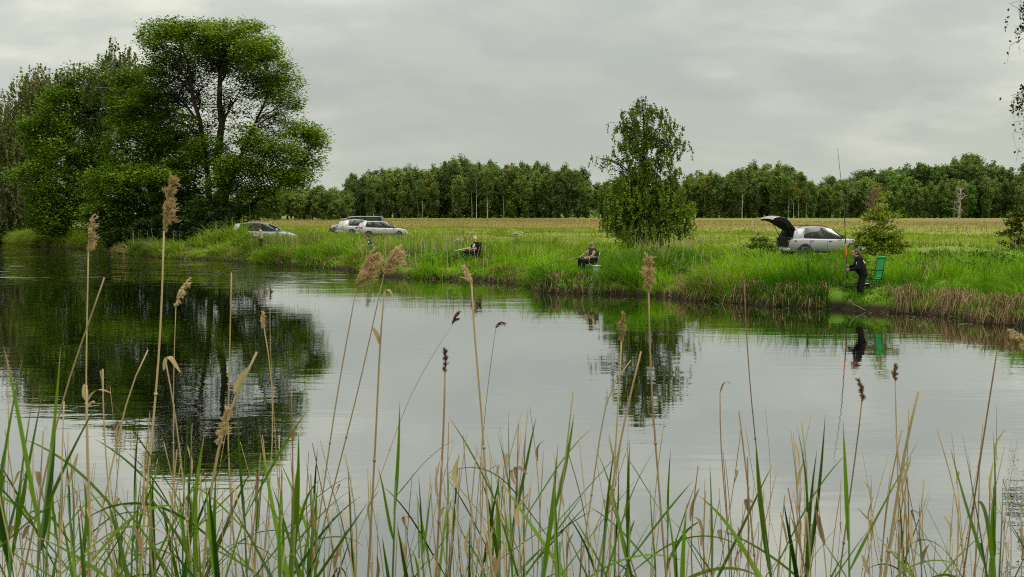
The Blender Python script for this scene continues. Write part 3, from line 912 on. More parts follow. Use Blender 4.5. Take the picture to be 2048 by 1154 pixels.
# lone birch in the middle of the bank
plant_tree("lone_birch", "lone birch with airy top and bushy drooping skirt on the bank", "tree", 1290, 82, [
    (1285, 215, 30, 20, 0.40, .4, 0), (1262, 235, 26, 24, 0.40, .4, 0), (1310, 235, 34, 22, 0.48, .4, 0), (1280, 262, 40, 24, 0.65, .35, 0), (1245, 255, 18, 30, 0.33, .4, 0),
    (1335, 262, 24, 20, 0.40, .4, 0), (1310, 290, 44, 22, 0.56, .4, 0), (1350, 290, 24, 16, 0.36, .4, 0), (1262, 300, 34, 26, 0.56, .45, 0), (1300, 330, 40, 26, 0.65, .4, 0),
    (1350, 325, 22, 16, 0.33, .4, 0), (1200, 318, 20, 8, 0.22, .5, 0), (1225, 322, 14, 8, 0.16, .5, 0), (1215, 340, 8, 14, 0.09, .5, 0),
    (1270, 355, 36, 26, 0.78, 0.57, 0), (1325, 370, 34, 30, 0.78, 0.62, 0), (1255, 400, 46, 34, 0.94, 0.62, 0), (1330, 405, 44, 34, 0.94, 0.67, 0), (1290, 390, 44, 34, 0.86, 0.47, 0),
    (1228, 420, 34, 26, 0.78, 0.72, 0), (1360, 420, 28, 26, 0.70, 0.62, 0), (1265, 445, 54, 26, 0.94, 0.47, 0), (1330, 445, 48, 26, 0.86, 0.42, 0), (1285, 468, 54, 18, 0.86, 0.42, -1),
    (1372, 450, 22, 18, 0.39, 0.52, 0), (1375, 355, 20, 14, 0.20, 0.62, 0), (1240, 380, 30, 24, 0.70, 0.67, 0)],
    [([(1292, 492), (1290, 400), (1288, 300), (1284, 205)], 0.17, 0.02), ([(1296, 492), (1308, 400), (1320, 300)], 0.10, 0.02)],
    40000, 0.098, (0.034, 0.062, 0.008), (0.22, 0.315, 0.024), style="droop", clump=0.40, per_clump=34, seed=21, twig=0.7)
# birch just outside the right edge: its hanging twigs reach into the picture
plant_tree("weeping_birch", "birch at the right edge, only its hanging twig ends in view", "tree", 2150, 46, [
    (2040, 22, 26, 26, .3, .4, 0), (2075, 40, 34, 45, .8, .4, 0), (2040, 62, 16, 20, .12, .4, 0), (2120, 90, 60, 60, 1, .4, 0), (2160, -60, 90, 80, 1, .4, 0), (2100, -40, 60, 50, 1, .4, 0),
    (2036, 196, 18, 16, .2, .35, 0), (2062, 195, 26, 30, .5, .35, 0), (2120, 190, 60, 50, 1, .4, 0), (2042, 222, 12, 12, .06, .35, 0), (2050, 270, 7, 34, .12, .35, 0), (2180, 120, 100, 90, 1, .4, 0), (2200, 280, 80, 70, 1, .4, 0), (2140, 300, 50, 60, .8, .4, 0)],
    [([(2160, 560), (2165, 300), (2170, 100), (2160, -80)], 0.2, 0.04)],
    9000, 0.085, (0.03, 0.045, 0.012), (0.09, 0.115, 0.02), style="droop", clump=0.5, seed=24, twig=0.4, trunk_mat=M['birch'])
# young bush right of the estate car with the open tailgate, and the small ones around
plant_tree("young_alder", "young yellow-green sapling bush behind the standing angler", "bush", 1762, 60, [
    (1765, 410, 13, 26, .5, .7, 0), (1755, 440, 24, 18, .8, .65, 0), (1780, 440, 20, 16, .7, .7, 0), (1735, 462, 26, 13, .7, .55, 0), (1770, 468, 34, 18, 1.1, .5, 0),
    (1718, 458, 12, 7, .25, .6, 0), (1798, 428, 10, 8, .2, .7, 0), (1745, 484, 34, 13, .9, .4, 0), (1790, 480, 26, 14, .8, .5, 0), (1740, 425, 8, 14, .25, .6, 0), (1765, 500, 36, 9, .8, .4, 0), (1735, 498, 22, 8, .5, .4, 0)],
    [([(1764, 502), (1762, 470), (1764, 395)], 0.035, 0.008), ([(1766, 504), (1752, 470), (1735, 440)], 0.022, 0.006), ([(1770, 500), (1758, 470), (1750, 455)], 0.03, 0.01)],
    6500, 0.085, (0.08, 0.125, 0.012), (0.29, 0.345, 0.026), clump=0.26, seed=26, twig=0.9, up=0.2, trunk_mat=M['deadwood'])
plant_tree("edge_bush", "olive bush cut off by the right edge in front of the wood", "bush", 2035, 84, [
    (2030, 428, 26, 14, 1, .5, 0), (2015, 448, 22, 14, .8, .5, 0), (2050, 440, 30, 28, 1, .45, 0), (2020, 465, 22, 12, .8, .5, 0), (2070, 420, 30, 30, 1, .4, 0), (2045, 475, 30, 14, .7, .5, 0), (2040, 488, 36, 10, .8, .45, 0)],
    [([(2040, 490), (2040, 430)], 0.08, 0.02)],
    3500, 0.14, (0.05, 0.075, 0.015), (0.17, 0.19, 0.04), clump=0.4, seed=27, twig=0.6)
plant_tree("wild_shrub", "small loose shrub beside the open tailgate", "bush", 1522, 64, [
    (1520, 482, 20, 12, 1, .5, 0), (1508, 492, 18, 9, 1, .45, 0), (1535, 494, 20, 9, 1, .5, 0), (1516, 468, 6, 8, .2, .6, 0)],
    [([(1522, 508), (1520, 478)], 0.03, 0.008)],
    1500, 0.085, (0.05, 0.09, 0.012), (0.16, 0.22, 0.03), clump=0.22, seed=28, twig=0.8)

# ---- the wood along the far side of the meadow: every tree its own object, crowns shared between alike trees
def unit_tree(kind, seed):
    """a tree 1 m tall in unit scale, built 14 m tall and shrunk by the object's scale"""
    rng = np.random.default_rng(seed); H = 14.0; L = []
    if kind == "birch":
        for i in range(17):
            z = H * (0.05 + 0.93 * i / 16); w = H * 0.115 * math.sin(math.pi * min(0.90, 0.10 + 0.80 * (1 - i / 16) ** 0.75)) * (0.75 + 0.5 * rng.random())
            a = rng.random() * 6.28; L.append((math.cos(a) * w * 0.7, math.sin(a) * w * 0.7, z, w, w, H * 0.055, 1.0, 0.3 + 0.3 * rng.random() + 0.25 * i / 16))  # leaf tone rises with height, painting top light into the crown
        return tree_mesh(L, [([(0, 0, -0.3), (rng.normal(0, .3), 0, H * .5), (rng.normal(0, .4), 0, H * .97)], 0.10, 0.03)], 5200, 0.42, (0.030, 0.052, 0.018), (0.21, 0.265, 0.085),  # bluish, greyed leaf greens carry painted distance haze
                         style="broad", clump=0.62, seed=seed, twig=0.08, up=0.2, flat=0.75, per_clump=20, trunk_mat=M['bark'], name="birch", leaf_mat=M['leaf_wood'])
    if kind == "round":
        for i in range(17):
            a = rng.random() * 6.28; z = H * (0.08 + 0.84 * rng.random() ** 0.8); w = H * (0.15 + 0.05 * rng.random())
            rr = H * 0.22 * math.sin(math.pi * min(0.93, 0.25 + 0.65 * z / H)) * (0.6 + 0.4 * rng.random())
            L.append((math.cos(a) * rr, math.sin(a) * rr, z, w, w, w * 0.7, 1.0, 0.35 + 0.35 * z / H + 0.15 * rng.random()))  # higher lobes get lighter leaves, light from above put into colour
        return tree_mesh(L, [([(0, 0, -0.3), (0.2, 0, H * .4), (0, 0, H * .8)], 0.25, 0.05)], 5600, 0.46, (0.032, 0.060, 0.020), (0.21, 0.28, 0.09),  # greens desaturated towards blue, haze painted into the leaves
                         clump=0.75, seed=seed, twig=0.06, up=0.4, flat=0.45, per_clump=28, name="broadleaf", leaf_mat=M['leaf_wood'])
    if kind == "tall":      # bare pale stem below, crown on top
        for i in range(9):
            z = H * (0.55 + 0.42 * i / 8); w = H * 0.085 * (0.7 + 0.6 * rng.random()); a = rng.random() * 6.28
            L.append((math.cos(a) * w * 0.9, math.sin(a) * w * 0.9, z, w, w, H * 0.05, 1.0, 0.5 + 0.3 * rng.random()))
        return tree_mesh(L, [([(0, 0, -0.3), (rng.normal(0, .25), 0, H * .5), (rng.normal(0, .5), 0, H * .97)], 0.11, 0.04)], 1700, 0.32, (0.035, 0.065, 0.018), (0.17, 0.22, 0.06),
                         clump=0.5, seed=seed, twig=0.4, up=0.2, flat=0.5, per_clump=24, trunk_mat=M['birch'], name="tall_birch", leaf_mat=M['leaf_wood'])
    for i in range(5):
        a = rng.random() * 6.28; L.append((math.cos(a) * 3, math.sin(a) * 3, 5 + 4 * rng.random(), 5, 5, 4, 1, 0.3 + 0.3 * rng.random()))
    return tree_mesh(L, [([(0, 0, -0.3), (0, 0, 8)], 0.3, 0.1)], 900, 0.9, (0.028, 0.055, 0.012), (0.11, 0.19, 0.03), clump=1.6, seed=seed, twig=0.1, name="shrub", leaf_mat=M['leaf_wood'])


UNITS = {k: [unit_tree(k, 100 + 10 * j + i) for i in range(n)] for j, (k, n) in enumerate((("birch", 7), ("round", 6), ("tall", 4), ("shrub", 3)))}
_sil = np.array([(300, 380), (430, 385), (500, 388), (560, 376), (620, 371), (655, 368), (690, 385), (705, 358), (760, 343), (830, 340), (860, 352), (882, 322), (930, 326),
                 (1000, 331), (1050, 334), (1120, 338), (1160, 345), (1180, 356), (1200, 366), (1300, 372), (1375, 362), (1400, 350), (1450, 340), (1500, 337), (1560, 337), (1590, 345),
                 (1610, 360), (1650, 366), (1700, 356), (1760, 342), (1800, 335), (1850, 331), (1915, 326), (1950, 326), (2000, 329), (2048, 331), (2300, 330)], float)
rw = random.Random(4)


def wood_tree(px, Y, top, kind, label, group, name=None, width=1.0):
    p = at(px, 430, Y); z0 = gz(p.x, Y)
    h = at(px, top, Y).z - z0
    wm, cm = UNITS[kind][rw.randrange(len(UNITS[kind]))]
    sc = h / 14.0
    e = empty(name or {"birch": "birch_tree", "round": "broadleaf_tree", "tall": "tall_birch", "shrub": "wood_edge_shrub"}[kind], (p.x, Y, z0), rw.random() * 6.28, label, "shrub" if kind == "shrub" else "tree", group)
    e.scale = (sc * width, sc * width, sc)
    link("trunk", wm, e); link("crown", cm, e)
    return e


ZONES = ((-60, 694, "in low wood left of vehicles", "low wood behind the left car"),
         (694, 1195, "in wood between vehicles and lone birch", "dark wood behind the vehicles"),
         (1195, 1605, "in wood just right of lone birch", "wood right of the lone birch"),
         (1605, 2300, "in rising wood at far right", "rising wood on the right"))


def zone(px):
    for a, b, t, g in ZONES:
        if a <= px < b: return t, g
    return ZONES[-1][2:]


KT = {"birch": "slender birch", "round": "rounded leafy tree", "tall": "pale-stemmed tall birch", "shrub": "low shrub"}
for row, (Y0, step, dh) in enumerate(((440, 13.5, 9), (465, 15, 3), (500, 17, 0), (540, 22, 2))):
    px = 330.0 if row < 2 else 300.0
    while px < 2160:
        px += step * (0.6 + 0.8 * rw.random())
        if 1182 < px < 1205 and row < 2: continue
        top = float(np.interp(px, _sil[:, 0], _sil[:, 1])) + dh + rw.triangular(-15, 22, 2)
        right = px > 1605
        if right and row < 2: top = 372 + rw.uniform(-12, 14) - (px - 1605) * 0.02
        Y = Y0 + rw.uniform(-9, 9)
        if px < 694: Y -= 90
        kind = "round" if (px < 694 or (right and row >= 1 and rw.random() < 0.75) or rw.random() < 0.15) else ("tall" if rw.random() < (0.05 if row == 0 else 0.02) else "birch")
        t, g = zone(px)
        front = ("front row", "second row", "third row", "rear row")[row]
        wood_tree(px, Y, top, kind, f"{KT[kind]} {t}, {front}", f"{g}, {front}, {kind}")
for i in range(46):
    px = 330 + i * 39 + rw.uniform(-14, 14)
    Y = (330 if px < 694 else 424) + rw.uniform(-5, 5)
    t, g = zone(px)
    wood_tree(px, Y, 424 + rw.uniform(-7, 5), "shrub", f"low shrub at the meadow edge {t}", "wood edge shrubs " + g, width=0.8)
# pale birches that stand out in front of the wood
for px, top, Y, lab in ((1484, 340, 430, "pale birch with bare stem standing alone left of the white stem trio"), (1577, 352, 430, "leaning pale birch, left stem of the white trio"),
                        (1587, 362, 428, "pale birch, middle stem of the white trio"), (1597, 348, 432, "pale birch, right stem of the white trio"),
                        (953, 345, 430, "pale birch with long white stem in the middle wood"), (975, 338, 431, "second pale birch from the long white stem"),
                        (1612, 378, 429, "pale forked birch just right of the white trio")):
    wood_tree(px, Y, top, "tall", lab, None, "pale_birch")


# ---- dead trees
def dead_tree(name, label, px, Y, top, spread, seed, mat):
    rng = np.random.default_rng(seed)
    p = at(px, 435, Y); z0 = gz(p.x, Y); H = at(px, top, Y).z - z0
    b = Buf()
    P = bez((0, 0, -0.2), (0.3, 0, H), 0, 9, rng, 0.015); b.tube(P, np.linspace(0.3, 0.08, 9), 6)
    tw = Buf()
    for i in range(26):
        k = 0.2 + 0.8 * rng.random(); j = P[int(k * 8)]
        a = rng.random() * 6.28; L = spread * (1.15 - 0.6 * k) * (0.5 + 0.6 * rng.random())
        e = j + np.array([math.cos(a) * L, math.sin(a) * L, L * (0.35 + 0.6 * rng.random())])
        B = bez(j, e, 0.1 * L, 6, rng, 0.04); b.tube(B, np.linspace(0.13, 0.05, 6), 5, cap=False)
        for _ in range(7):
            q0 = B[rng.integers(2, 6)]; q1 = q0 + rng.normal(0, 1, 3) * L * 0.22 + np.array([0, 0, L * 0.18])
            tw.tube(bez(q0, q1, 0, 4, rng, 0.05), np.linspace(0.045, 0.02, 4), 4, cap=False)
    e = empty(name, (p.x, Y, z0), 0, label, "dead tree")
    b.obj("trunk", mat, e, True); tw.obj("twigs", mat, e, True)


M['deadred'] = simple("reddish_dead_wood", (0.23, 0.145, 0.105), 0.9, noise=0.3, nscale=2, spec=0.1)
dead_tree("dead_tree", "bare reddish dead tree behind the yellow-green sapling", 1747, 395, 378, 4.2, 41, M['deadred'])
dead_tree("dead_tree", "bare bleached dead tree at the meadow edge on the right", 1918, 380, 376, 2.2, 43, M['deadwood'])

# ---- fence posts across the meadow
for px, h in ((1504, 1), (1571, .9), (1606, 1), (1644, 1.05), (1679, .95), (1722, 1), (1863, 1), (1915, 1.2), (1933, .9), (1963, .9), (1973, 1.05)):
    Y = 150.0 + (px - 1500) * 0.02
    p = at(px, 450, Y); z0 = gz(p.x, Y); b = Buf()
    hh = 1.25 * h
    b.tube([(0, 0, -0.2), (0.01, 0, hh * .5), (0.03, 0, hh)], [0.05, 0.047, 0.04], 6)
    o = b.obj("fence_post", M['deadwood']); o.location = (p.x, Y, z0); o.rotation_euler = (0.03, 0.04 * (h - 1), 0)
    tag(o, "slim weathered fence post standing in the meadow grass", "post", "fence posts across the meadow")
# ================================================================== PARKED CARS
M['silver'] = simple("silver_paint", (0.40, 0.41, 0.41), 0.36, 0.35, coat=0.4)
M['grey_silver'] = simple("grey_silver_paint", (0.33, 0.33, 0.345), 0.36, 0.4, coat=0.4)
M['van_paint'] = simple("dark_van_paint", (0.10, 0.10, 0.105), 0.28, 0.3, coat=0.8)
M['black_trim'] = simple("black_trim", (0.016, 0.016, 0.017), 0.55)
M['interior'] = simple("dark_interior", (0.02, 0.019, 0.02), 0.9, spec=0.1)
M['tyre'] = simple("tyre_rubber", (0.02, 0.02, 0.02), 0.85, spec=0.2)
M['rim'] = simple("alloy_rim", (0.42, 0.42, 0.43), 0.35, 0.8)
M['red_lamp'] = simple("red_tail_lamp", (0.50, 0.025, 0.02), 0.2, coat=0.5)
M['clear_lamp'] = simple("clear_lamp", (0.62, 0.62, 0.60), 0.15, coat=0.6)


def glass_mat():
    m, n, l = mat_new("car_glass")
    o = n.new("ShaderNodeOutputMaterial"); t = n.new("ShaderNodeBsdfTransparent"); g = n.new("ShaderNodeBsdfGlossy")
    t.inputs[0].default_value = (0.24, 0.31, 0.28, 1); g.inputs["Roughness"].default_value = 0.03
    f = n.new("ShaderNodeFresnel"); f.inputs[0].default_value = 1.42
    x = n.new("ShaderNodeMixShader"); l.new(f.outputs[0], x.inputs[0]); l.new(t.outputs[0], x.inputs[1]); l.new(g.outputs[0], x.inputs[2])
    l.new(x.outputs[0], o.inputs[0]); return m


M['glass'] = glass_mat()


def grid_patch(buf, c00, c10, c01, c11, nu=8, nv=6, bulge=(0, 0, 0)):
    """bilinear patch bulged in its middle"""
    c00, c10, c01, c11 = (np.asarray(c, float) for c in (c00, c10, c01, c11)); bulge = np.asarray(bulge, float)
    V = []
    for j in range(nv + 1):
        for i in range(nu + 1):
            u, v = i / nu, j / nv
            p = c00 * (1 - u) * (1 - v) + c10 * u * (1 - v) + c01 * (1 - u) * v + c11 * u * v
            V.append(p + bulge * (4 * u * (1 - u)) ** 0.6 * (4 * v * (1 - v)) ** 0.6)
    Q = [[j * (nu + 1) + i, j * (nu + 1) + i + 1, (j + 1) * (nu + 1) + i + 1, (j + 1) * (nu + 1) + i] for j in range(nv) for i in range(nu)]
    buf.add(V, Q)


def wheel(parent, x, y, r, side):
    th = np.linspace(0, 2 * math.pi, 25)[:-1]

    def lathe(prof):
        b = Buf(); n = len(prof)
        V = [(x + rr_ * math.cos(a), y + side * yy, r + rr_ * math.sin(a)) for rr_, yy in prof for a in th]
        Q = [[i * 24 + j, i * 24 + (j + 1) % 24, (i + 1) * 24 + (j + 1) % 24, (i + 1) * 24 + j] for i in range(n - 1) for j in range(24)]
        b.add(V, Q); return b
    w = link("wheel", None, parent)
    lathe([(r * .66, -.10), (r * .95, -.10), (r, -.07), (r, .07), (r * .95, .10), (r * .68, .10)]).obj("tyre", M['tyre'], w, True)
    lathe([(r * .68, -.02), (r * .68, .095), (r * .60, .09), (r * .56, .03), (r * .2, .04), (0.03, .06)]).obj("rim", M['rim'], w, True)
    for k in range(5):
        a = k * 2 * math.pi / 5
        b = Buf(); b.box((x + math.cos(a) * r * .38, y + side * .065, r + math.sin(a) * r * .38), (r * .5, .03, r * .13),
                         rot=[[math.cos(a), 0, -math.sin(a)], [0, 1, 0], [math.sin(a), 0, math.cos(a)]])
        b.obj("spoke", M['rim'], w)


def car(name, label, cat, X, Y, heading, paint, S, open_gate=False):
    """x forward, y to its left. S: body stations, belt and roof curves, pillar lines"""
    z0 = gz(X, Y)
    e = empty(name, (X, Y, z0), heading, label, cat)
    FLAT_SPOTS.append((X, Y, 2.0, 0.6))
    W = S['W'] / 2
    st = np.array(S['body'])      # x, bottom z, deck z, half width factor
    hw = lambda x: W * np.interp(x, st[:, 0], st[:, 3])
    belt = lambda x: np.interp(x, st[:, 0], st[:, 2])
    b = Buf(); V = []; ring = [(0, 0), (.80, 0), (.955, .10), (1.0, .42), (1.0, .62), (.975, .90), (.94, .975), (.80, 1.0), (0, 1.02)]
    xs_ = np.unique(np.concatenate([st[:, 0], np.linspace(st[0, 0], st[-1, 0], 34)]))
    m = len(ring)
    full = ring + [(-a, c) for a, c in ring[-2:0:-1]]
    k = len(full)
    for x in xs_:
        zb = np.interp(x, st[:, 0], st[:, 1]); zt = belt(x); w = hw(x)
        for a, c in full:
            V.append((x, a * w, zb + (zt - zb) * c))
    Q = [[i * k + j, i * k + (j + 1) % k, (i + 1) * k + (j + 1) % k, (i + 1) * k + j] for i in range(len(xs_) - 1) for j in range(k)]
    b.add(V, Q)
    for i0 in (0, (len(xs_) - 1) * k):        # nose and tail caps
        for j in range(m - 1):
            b.add([V[i0 + j], V[i0 + j + 1], V[i0 + (k - j - 1) % k], V[i0 + (k - j) % k]], [[0, 1, 2, 3]])
    b.obj("body", paint, e, True)
    # cabin floor cover and seats
    L = S['lines']; rf = np.array(S['roof'])     # roof edge curve: x, z, half width
    rz_ = lambda x: np.interp(x, rf[:, 0], rf[:, 1]); rw_ = lambda x: np.interp(x, rf[:, 0], rf[:, 2])
    c = Buf(); xa, xb = L[-1][0] + .05, L[0][0] - .05
    c.box(((xa + xb) / 2, 0, belt((xa + xb) / 2) + .012), (xb - xa, W * 1.62, .03)); c.obj("interior", M['interior'], e)
    for sx in S['seats']:
        for sy in (-.36, .36):
            s = Buf(); zb = belt(sx)
            s.tube([(sx, sy, zb - .1), (sx - .06, sy, zb + .16), (sx - .08, sy, zb + .24)], [.2, .19, .08], 6); s.tube([(sx - .09, sy, zb + .24), (sx - .1, sy, zb + .36)], [.1, .09], 6)
            s.obj("seat", M['interior'], e, True)

    def low(x, s): return (x, s * hw(x) * .935, belt(x) - .005)

    def up(x, s): return (x, s * rw_(x), rz_(x))
    for s in (1, -1):
        for i in range(len(L) - 1):
            (a0, a1), (b0, b1), typ = L[i][:2], L[i + 1][:2], L[i][2]
            p = Buf(); out = .0 if typ == 'glass' else .012
            grid_patch(p, low(a0, s), low(b0, s), up(a1, s), up(b1, s), 6, 5, (0, s * (.03 + out), 0))
            p.obj("side_window" if typ == 'glass' else "pillar", M['glass'] if typ == 'glass' else (M['black_trim'] if typ == 'trim' else paint), e, True)
    (f0, f1), (r0, r1) = L[0][:2], L[-1][:2]
    p = Buf(); grid_patch(p, low(f0, -1), low(f0, 1), up(f1, -1), up(f1, 1), 10, 6, (.10, 0, .06)); p.obj("windscreen", M['glass'], e, True)
    if not open_gate:
        p = Buf(); grid_patch(p, low(r0, -1), low(r0, 1), up(r1, -1), up(r1, 1), 10, 6, (-.05, 0, .03)); p.obj("rear_window", M['glass'], e, True)
    # roof skin following the roof edge curve
    p = Buf(); xr = np.linspace(r1 - .01, f1 + .01, 14); V = []
    for x in xr:
        for j in range(11):
            u = j / 10 * 2 - 1
            V.append((x, u * rw_(x) * 1.02, rz_(x) - .012 + .062 * (1 - abs(u) ** 3.2)))
    p.add(V, [[i * 11 + j, i * 11 + j + 1, (i + 1) * 11 + j + 1, (i + 1) * 11 + j] for i in range(13) for j in range(10)])
    p.obj("roof", paint, e, True)
    if S.get('rails'):
        for s in (1, -1):
            p = Buf(); xr = np.linspace(r1 + .2, f1 - .25, 9)
            zz = np.array([rz_(x) + .085 for x in xr]); zz[0] -= .06; zz[-1] -= .06
            p.tube(np.stack([xr, [s * rw_(x) * .93 for x in xr], zz], -1), .018, 6); p.obj("roof_rail", M['black_trim'], e, True)
    # wheels and arches
    for wx in S['axles']:
        for s in (1, -1):
            p = Buf(); th = np.linspace(0, 2 * math.pi, 25)[:-1]; R_ = S['wr'] * 1.17
            y0, y1 = s * (hw(wx) - .12), s * (hw(wx) + .006)
            V = [(wx + R_ * math.cos(a), y, S['wr'] + R_ * math.sin(a)) for y in (y0, y1) for a in th] + [(wx, y1, S['wr'])] * 1
            p.add(V[:48], [[j, (j + 1) % 24, 24 + (j + 1) % 24, 24 + j] for j in range(24)])
            p.add([V[24 + j] for j in range(24)] + [V[48]], [[2 * j, (2 * j + 1), (2 * j + 2) % 24, 24] for j in range(12)])
            p.obj("wheel_arch", M['black_trim'], e)
            wheel(e, wx, s * (hw(wx) - .085), S['wr'], s)
    # lamps wrap the corners
    rx, fx = st[0, 0], st[-1, 0]
    for s in (1, -1):
        z1, z2 = S['tail']; p = Buf()
        grid_patch(p, (rx - .012, s * W * .62, z1), (rx + .33, s * (hw(rx + .33) + .008), z1 + .05), (rx - .012 + S.get('rake', .02), s * W * .62, z2), (rx + .30, s * (hw(rx + .30) + .006), z2 - .01), 6, 4, (-.07, s * .055, 0))
        p.obj("tail_lamp", M['red_lamp'], e, True)
        z1, z2 = S['head']; p = Buf()
        grid_patch(p, (fx + .006, s * hw(fx) * .55, z1), (fx - .36, s * (hw(fx - .36) + .010), z1 + .08), (fx - .08, s * hw(fx) * .6, z2), (fx - .42, s * (hw(fx - .42) * .98), z2 + .06), 6, 4, (.06, s * .06, .02))
        p.obj("headlight", M['clear_lamp'], e, True)
        ax = L[0][0] - .30
        p = Buf(); p.tube([(ax, s * hw(ax) * .93, belt(ax) + .03), (ax + .03, s * (hw(ax) + .07), belt(ax) + .06)], [.03, .03], 6)
        p.tube([(ax + .07, s * (hw(ax) + .10), belt(ax) + .10), (ax + .02, s * (hw(ax) + .11), belt(ax) + .10), (ax - .04, s * (hw(ax) + .11), belt(ax) + .10)], [.06, .1, .095], 8)
        p.obj("door_mirror", paint if S.get('mirror_paint', True) else M['black_trim'], e, True)
        for hx in S['handles']:
            p = Buf(); p.tube([(hx - .1, s * (hw(hx) * .985 + .004), belt(hx) - .13), (hx, s * (hw(hx) * .985 + .03), belt(hx) - .125), (hx + .1, s * (hw(hx) * .985 + .004), belt(hx) - .12)], [.014, .018, .014], 6)
            p.obj("door_handle", M['black_trim'] if S.get('dark_handles') else paint, e, True)
        for dx in S['seams']:
            p = Buf(); V = []
            for c_ in (.12, .3, .45, .62, .8, .93):
                zb = np.interp(dx, st[:, 0], st[:, 1]); z = zb + (belt(dx) - zb) * c_
                yy = s * (hw(dx) * np.interp(c_, [.1, .42, .62, .9, .975], [.955, 1, 1, .975, .94]) + .003)
                V += [(dx - .006, yy, z), (dx + .006, yy, z)]
            p.add(V, [[2 * a, 2 * a + 1, 2 * a + 3, 2 * a + 2] for a in range(5)]); p.obj("door_gap", M['black_trim'], e)
        p = Buf(); p.box((0, s * (W * .985), st[:, 1].min() + .10), (S['axles'][1] - S['axles'][0] - .8 if S['axles'][1] > S['axles'][0] else 1.8, .05, .16)); p.obj("sill_trim", M['black_trim'], e)
    # grille, bumpers
    p = Buf(); p.box((fx + .004, 0, S['head'][0] - .10), (.03, W * 1.1, .18)); p.obj("grille", M['black_trim'], e)
    p = Buf(); p.tube([(rx - .03, -W * .86, .42), (rx - .07, 0, .42), (rx - .03, W * .86, .42)], [.09, .1, .09], 6); p.obj("rear_bumper", paint if cat == "car" else M['black_trim'], e, True)
    p = Buf(); p.tube([(fx - .05, -W * .8, .40), (fx + .04, 0, .40), (fx - .05, W * .8, .40)], [.1, .11, .1], 6); p.obj("front_bumper", paint if cat == "car" else M['black_trim'], e, True)
    if open_gate:
        # dark load bay opening
        p = Buf(); grid_patch(p, (rx - .03, -W * .66, .56), (rx - .03, W * .66, .56), (rx + .06, -W * .84, 1.0), (rx + .06, W * .84, 1.0), 8, 4, (-.07, 0, 0)); p.obj("load_opening", M['interior'], e, True)
        p = Buf(); grid_patch(p, (r0 + .35, -W * .8, belt(r0) + .03), (r0 + .35, W * .8, belt(r0) + .03), (r1 + .25, -rw_(r1) * .95, rz_(r1) - .02), (r1 + .25, rw_(r1) * .95, rz_(r1) - .02), 8, 4); p.obj("parcel_screen", M['interior'], e, True)
        # raised tailgate: window half and panel half, outer skin, dark lining
        hx, hz, gw = r1 + .03, rz_(r1) + .03, W * .80
        prof = [(hx, hz), (hx - .36, hz + .38), (hx - .54, hz + .54), (hx - .90, hz + .62), (hx - 1.18, hz + .56), (hx - 1.25, hz + .47)]
        g = Buf(); V = []
        for i, (x, z) in enumerate(prof):
            w = gw * (.98, 1.04, 1.08, 1.08, 1.02, .95)[i]
            for j in range(9):
                u = j / 4 - 1; V.append((x, u * w, z - .05 * abs(u) ** 3))
        g.add(V, [[i * 9 + j, i * 9 + j + 1, (i + 1) * 9 + j + 1, (i + 1) * 9 + j] for i in range(5) for j in range(8)])
        gt = g.obj("tailgate", paint, e, True)
        g = Buf(); inner = [(hx + .01, hz - .05), (hx - .42, hz + .20), (hx - .68, hz + .36), (hx - .96, hz + .44), (hx - 1.16, hz + .43), (hx - 1.245, hz + .462)]; V2 = []
        for i, (x, z) in enumerate(inner):
            w = gw * (.95, 1.0, 1.04, 1.04, .98, .93)[i]
            for j in range(9): u = j / 4 - 1; V2.append((x, u * w, z - .06 * abs(u) ** 3))
        g.add(V2, [[i * 9 + j, (i + 1) * 9 + j, (i + 1) * 9 + j + 1, i * 9 + j + 1] for i in range(5) for j in range(8)])
        for j in (0, 8):
            for i in range(5): g.add([V[i * 9 + j], V[(i + 1) * 9 + j], V2[(i + 1) * 9 + j], V2[i * 9 + j]], [[0, 1, 2, 3]])
        g.obj("tailgate_lining", M['interior'], gt, True)
        g = Buf(); grid_patch(g, (hx - .62, -.28, hz + .565), (hx - .62, .28, hz + .565), (hx - .88, -.28, hz + .622), (hx - .88, .28, hz + .622), 4, 3); g.obj("gate_panel", M['black_trim'], gt)
        for s in (1, -1):
            g = Buf(); g.box((hx - .95, s * gw * .9, hz + .54), (.2, .12, .08)); g.obj("gate_lamp", M['red_lamp'], gt)
            g = Buf(); g.tube([(hx - .52, s * gw * .97, hz + .22), (hx - .16, s * gw * .98, hz - .38)], [.012, .018], 6); g.obj("gas_strut", M['black_trim'], gt, True)
        g = Buf(); g.tube([(hx - .04, -gw * .9, hz + .05), (hx - .10, 0, hz + .09), (hx - .04, gw * .9, hz + .05)], [.03, .035, .03], 6); g.obj("spoiler", paint, gt, True)
    return e


SUV = dict(W=1.80, body=[(-2.06, .45, .72, .80), (-2.02, .40, .90, .90), (-1.9, .32, .99, .95), (-1.4, .26, 1.00, .99), (-.5, .24, .97, 1), (.5, .24, .95, 1), (.95, .24, .96, .995), (1.3, .25, .955, .98), (1.65, .27, .90, .94), (1.95, .32, .80, .84), (2.08, .40, .66, .70), (2.11, .46, .58, .60)],
           roof=[(-1.78, 1.44, .60), (-1.3, 1.50, .63), (-.4, 1.52, .64), (.1, 1.485, .63), (.5, 1.40, .61)],
           lines=[(1.05, .38, 'trim'), (.92, .30, 'glass'), (-.02, -.22, 'trim'), (-.14, -.32, 'glass'), (-1.34, -1.16, 'paint'), (-1.74, -1.60, 'paint'), (-1.90, -1.74, 'paint')],
           seats=(.1, -.85), rails=True, axles=(-1.28, 1.28), wr=.335, tail=(.74, .92), head=(.64, .76), handles=(-.9, .12), seams=(-1.0, -.06, .98), dark_handles=True, mirror_paint=False)
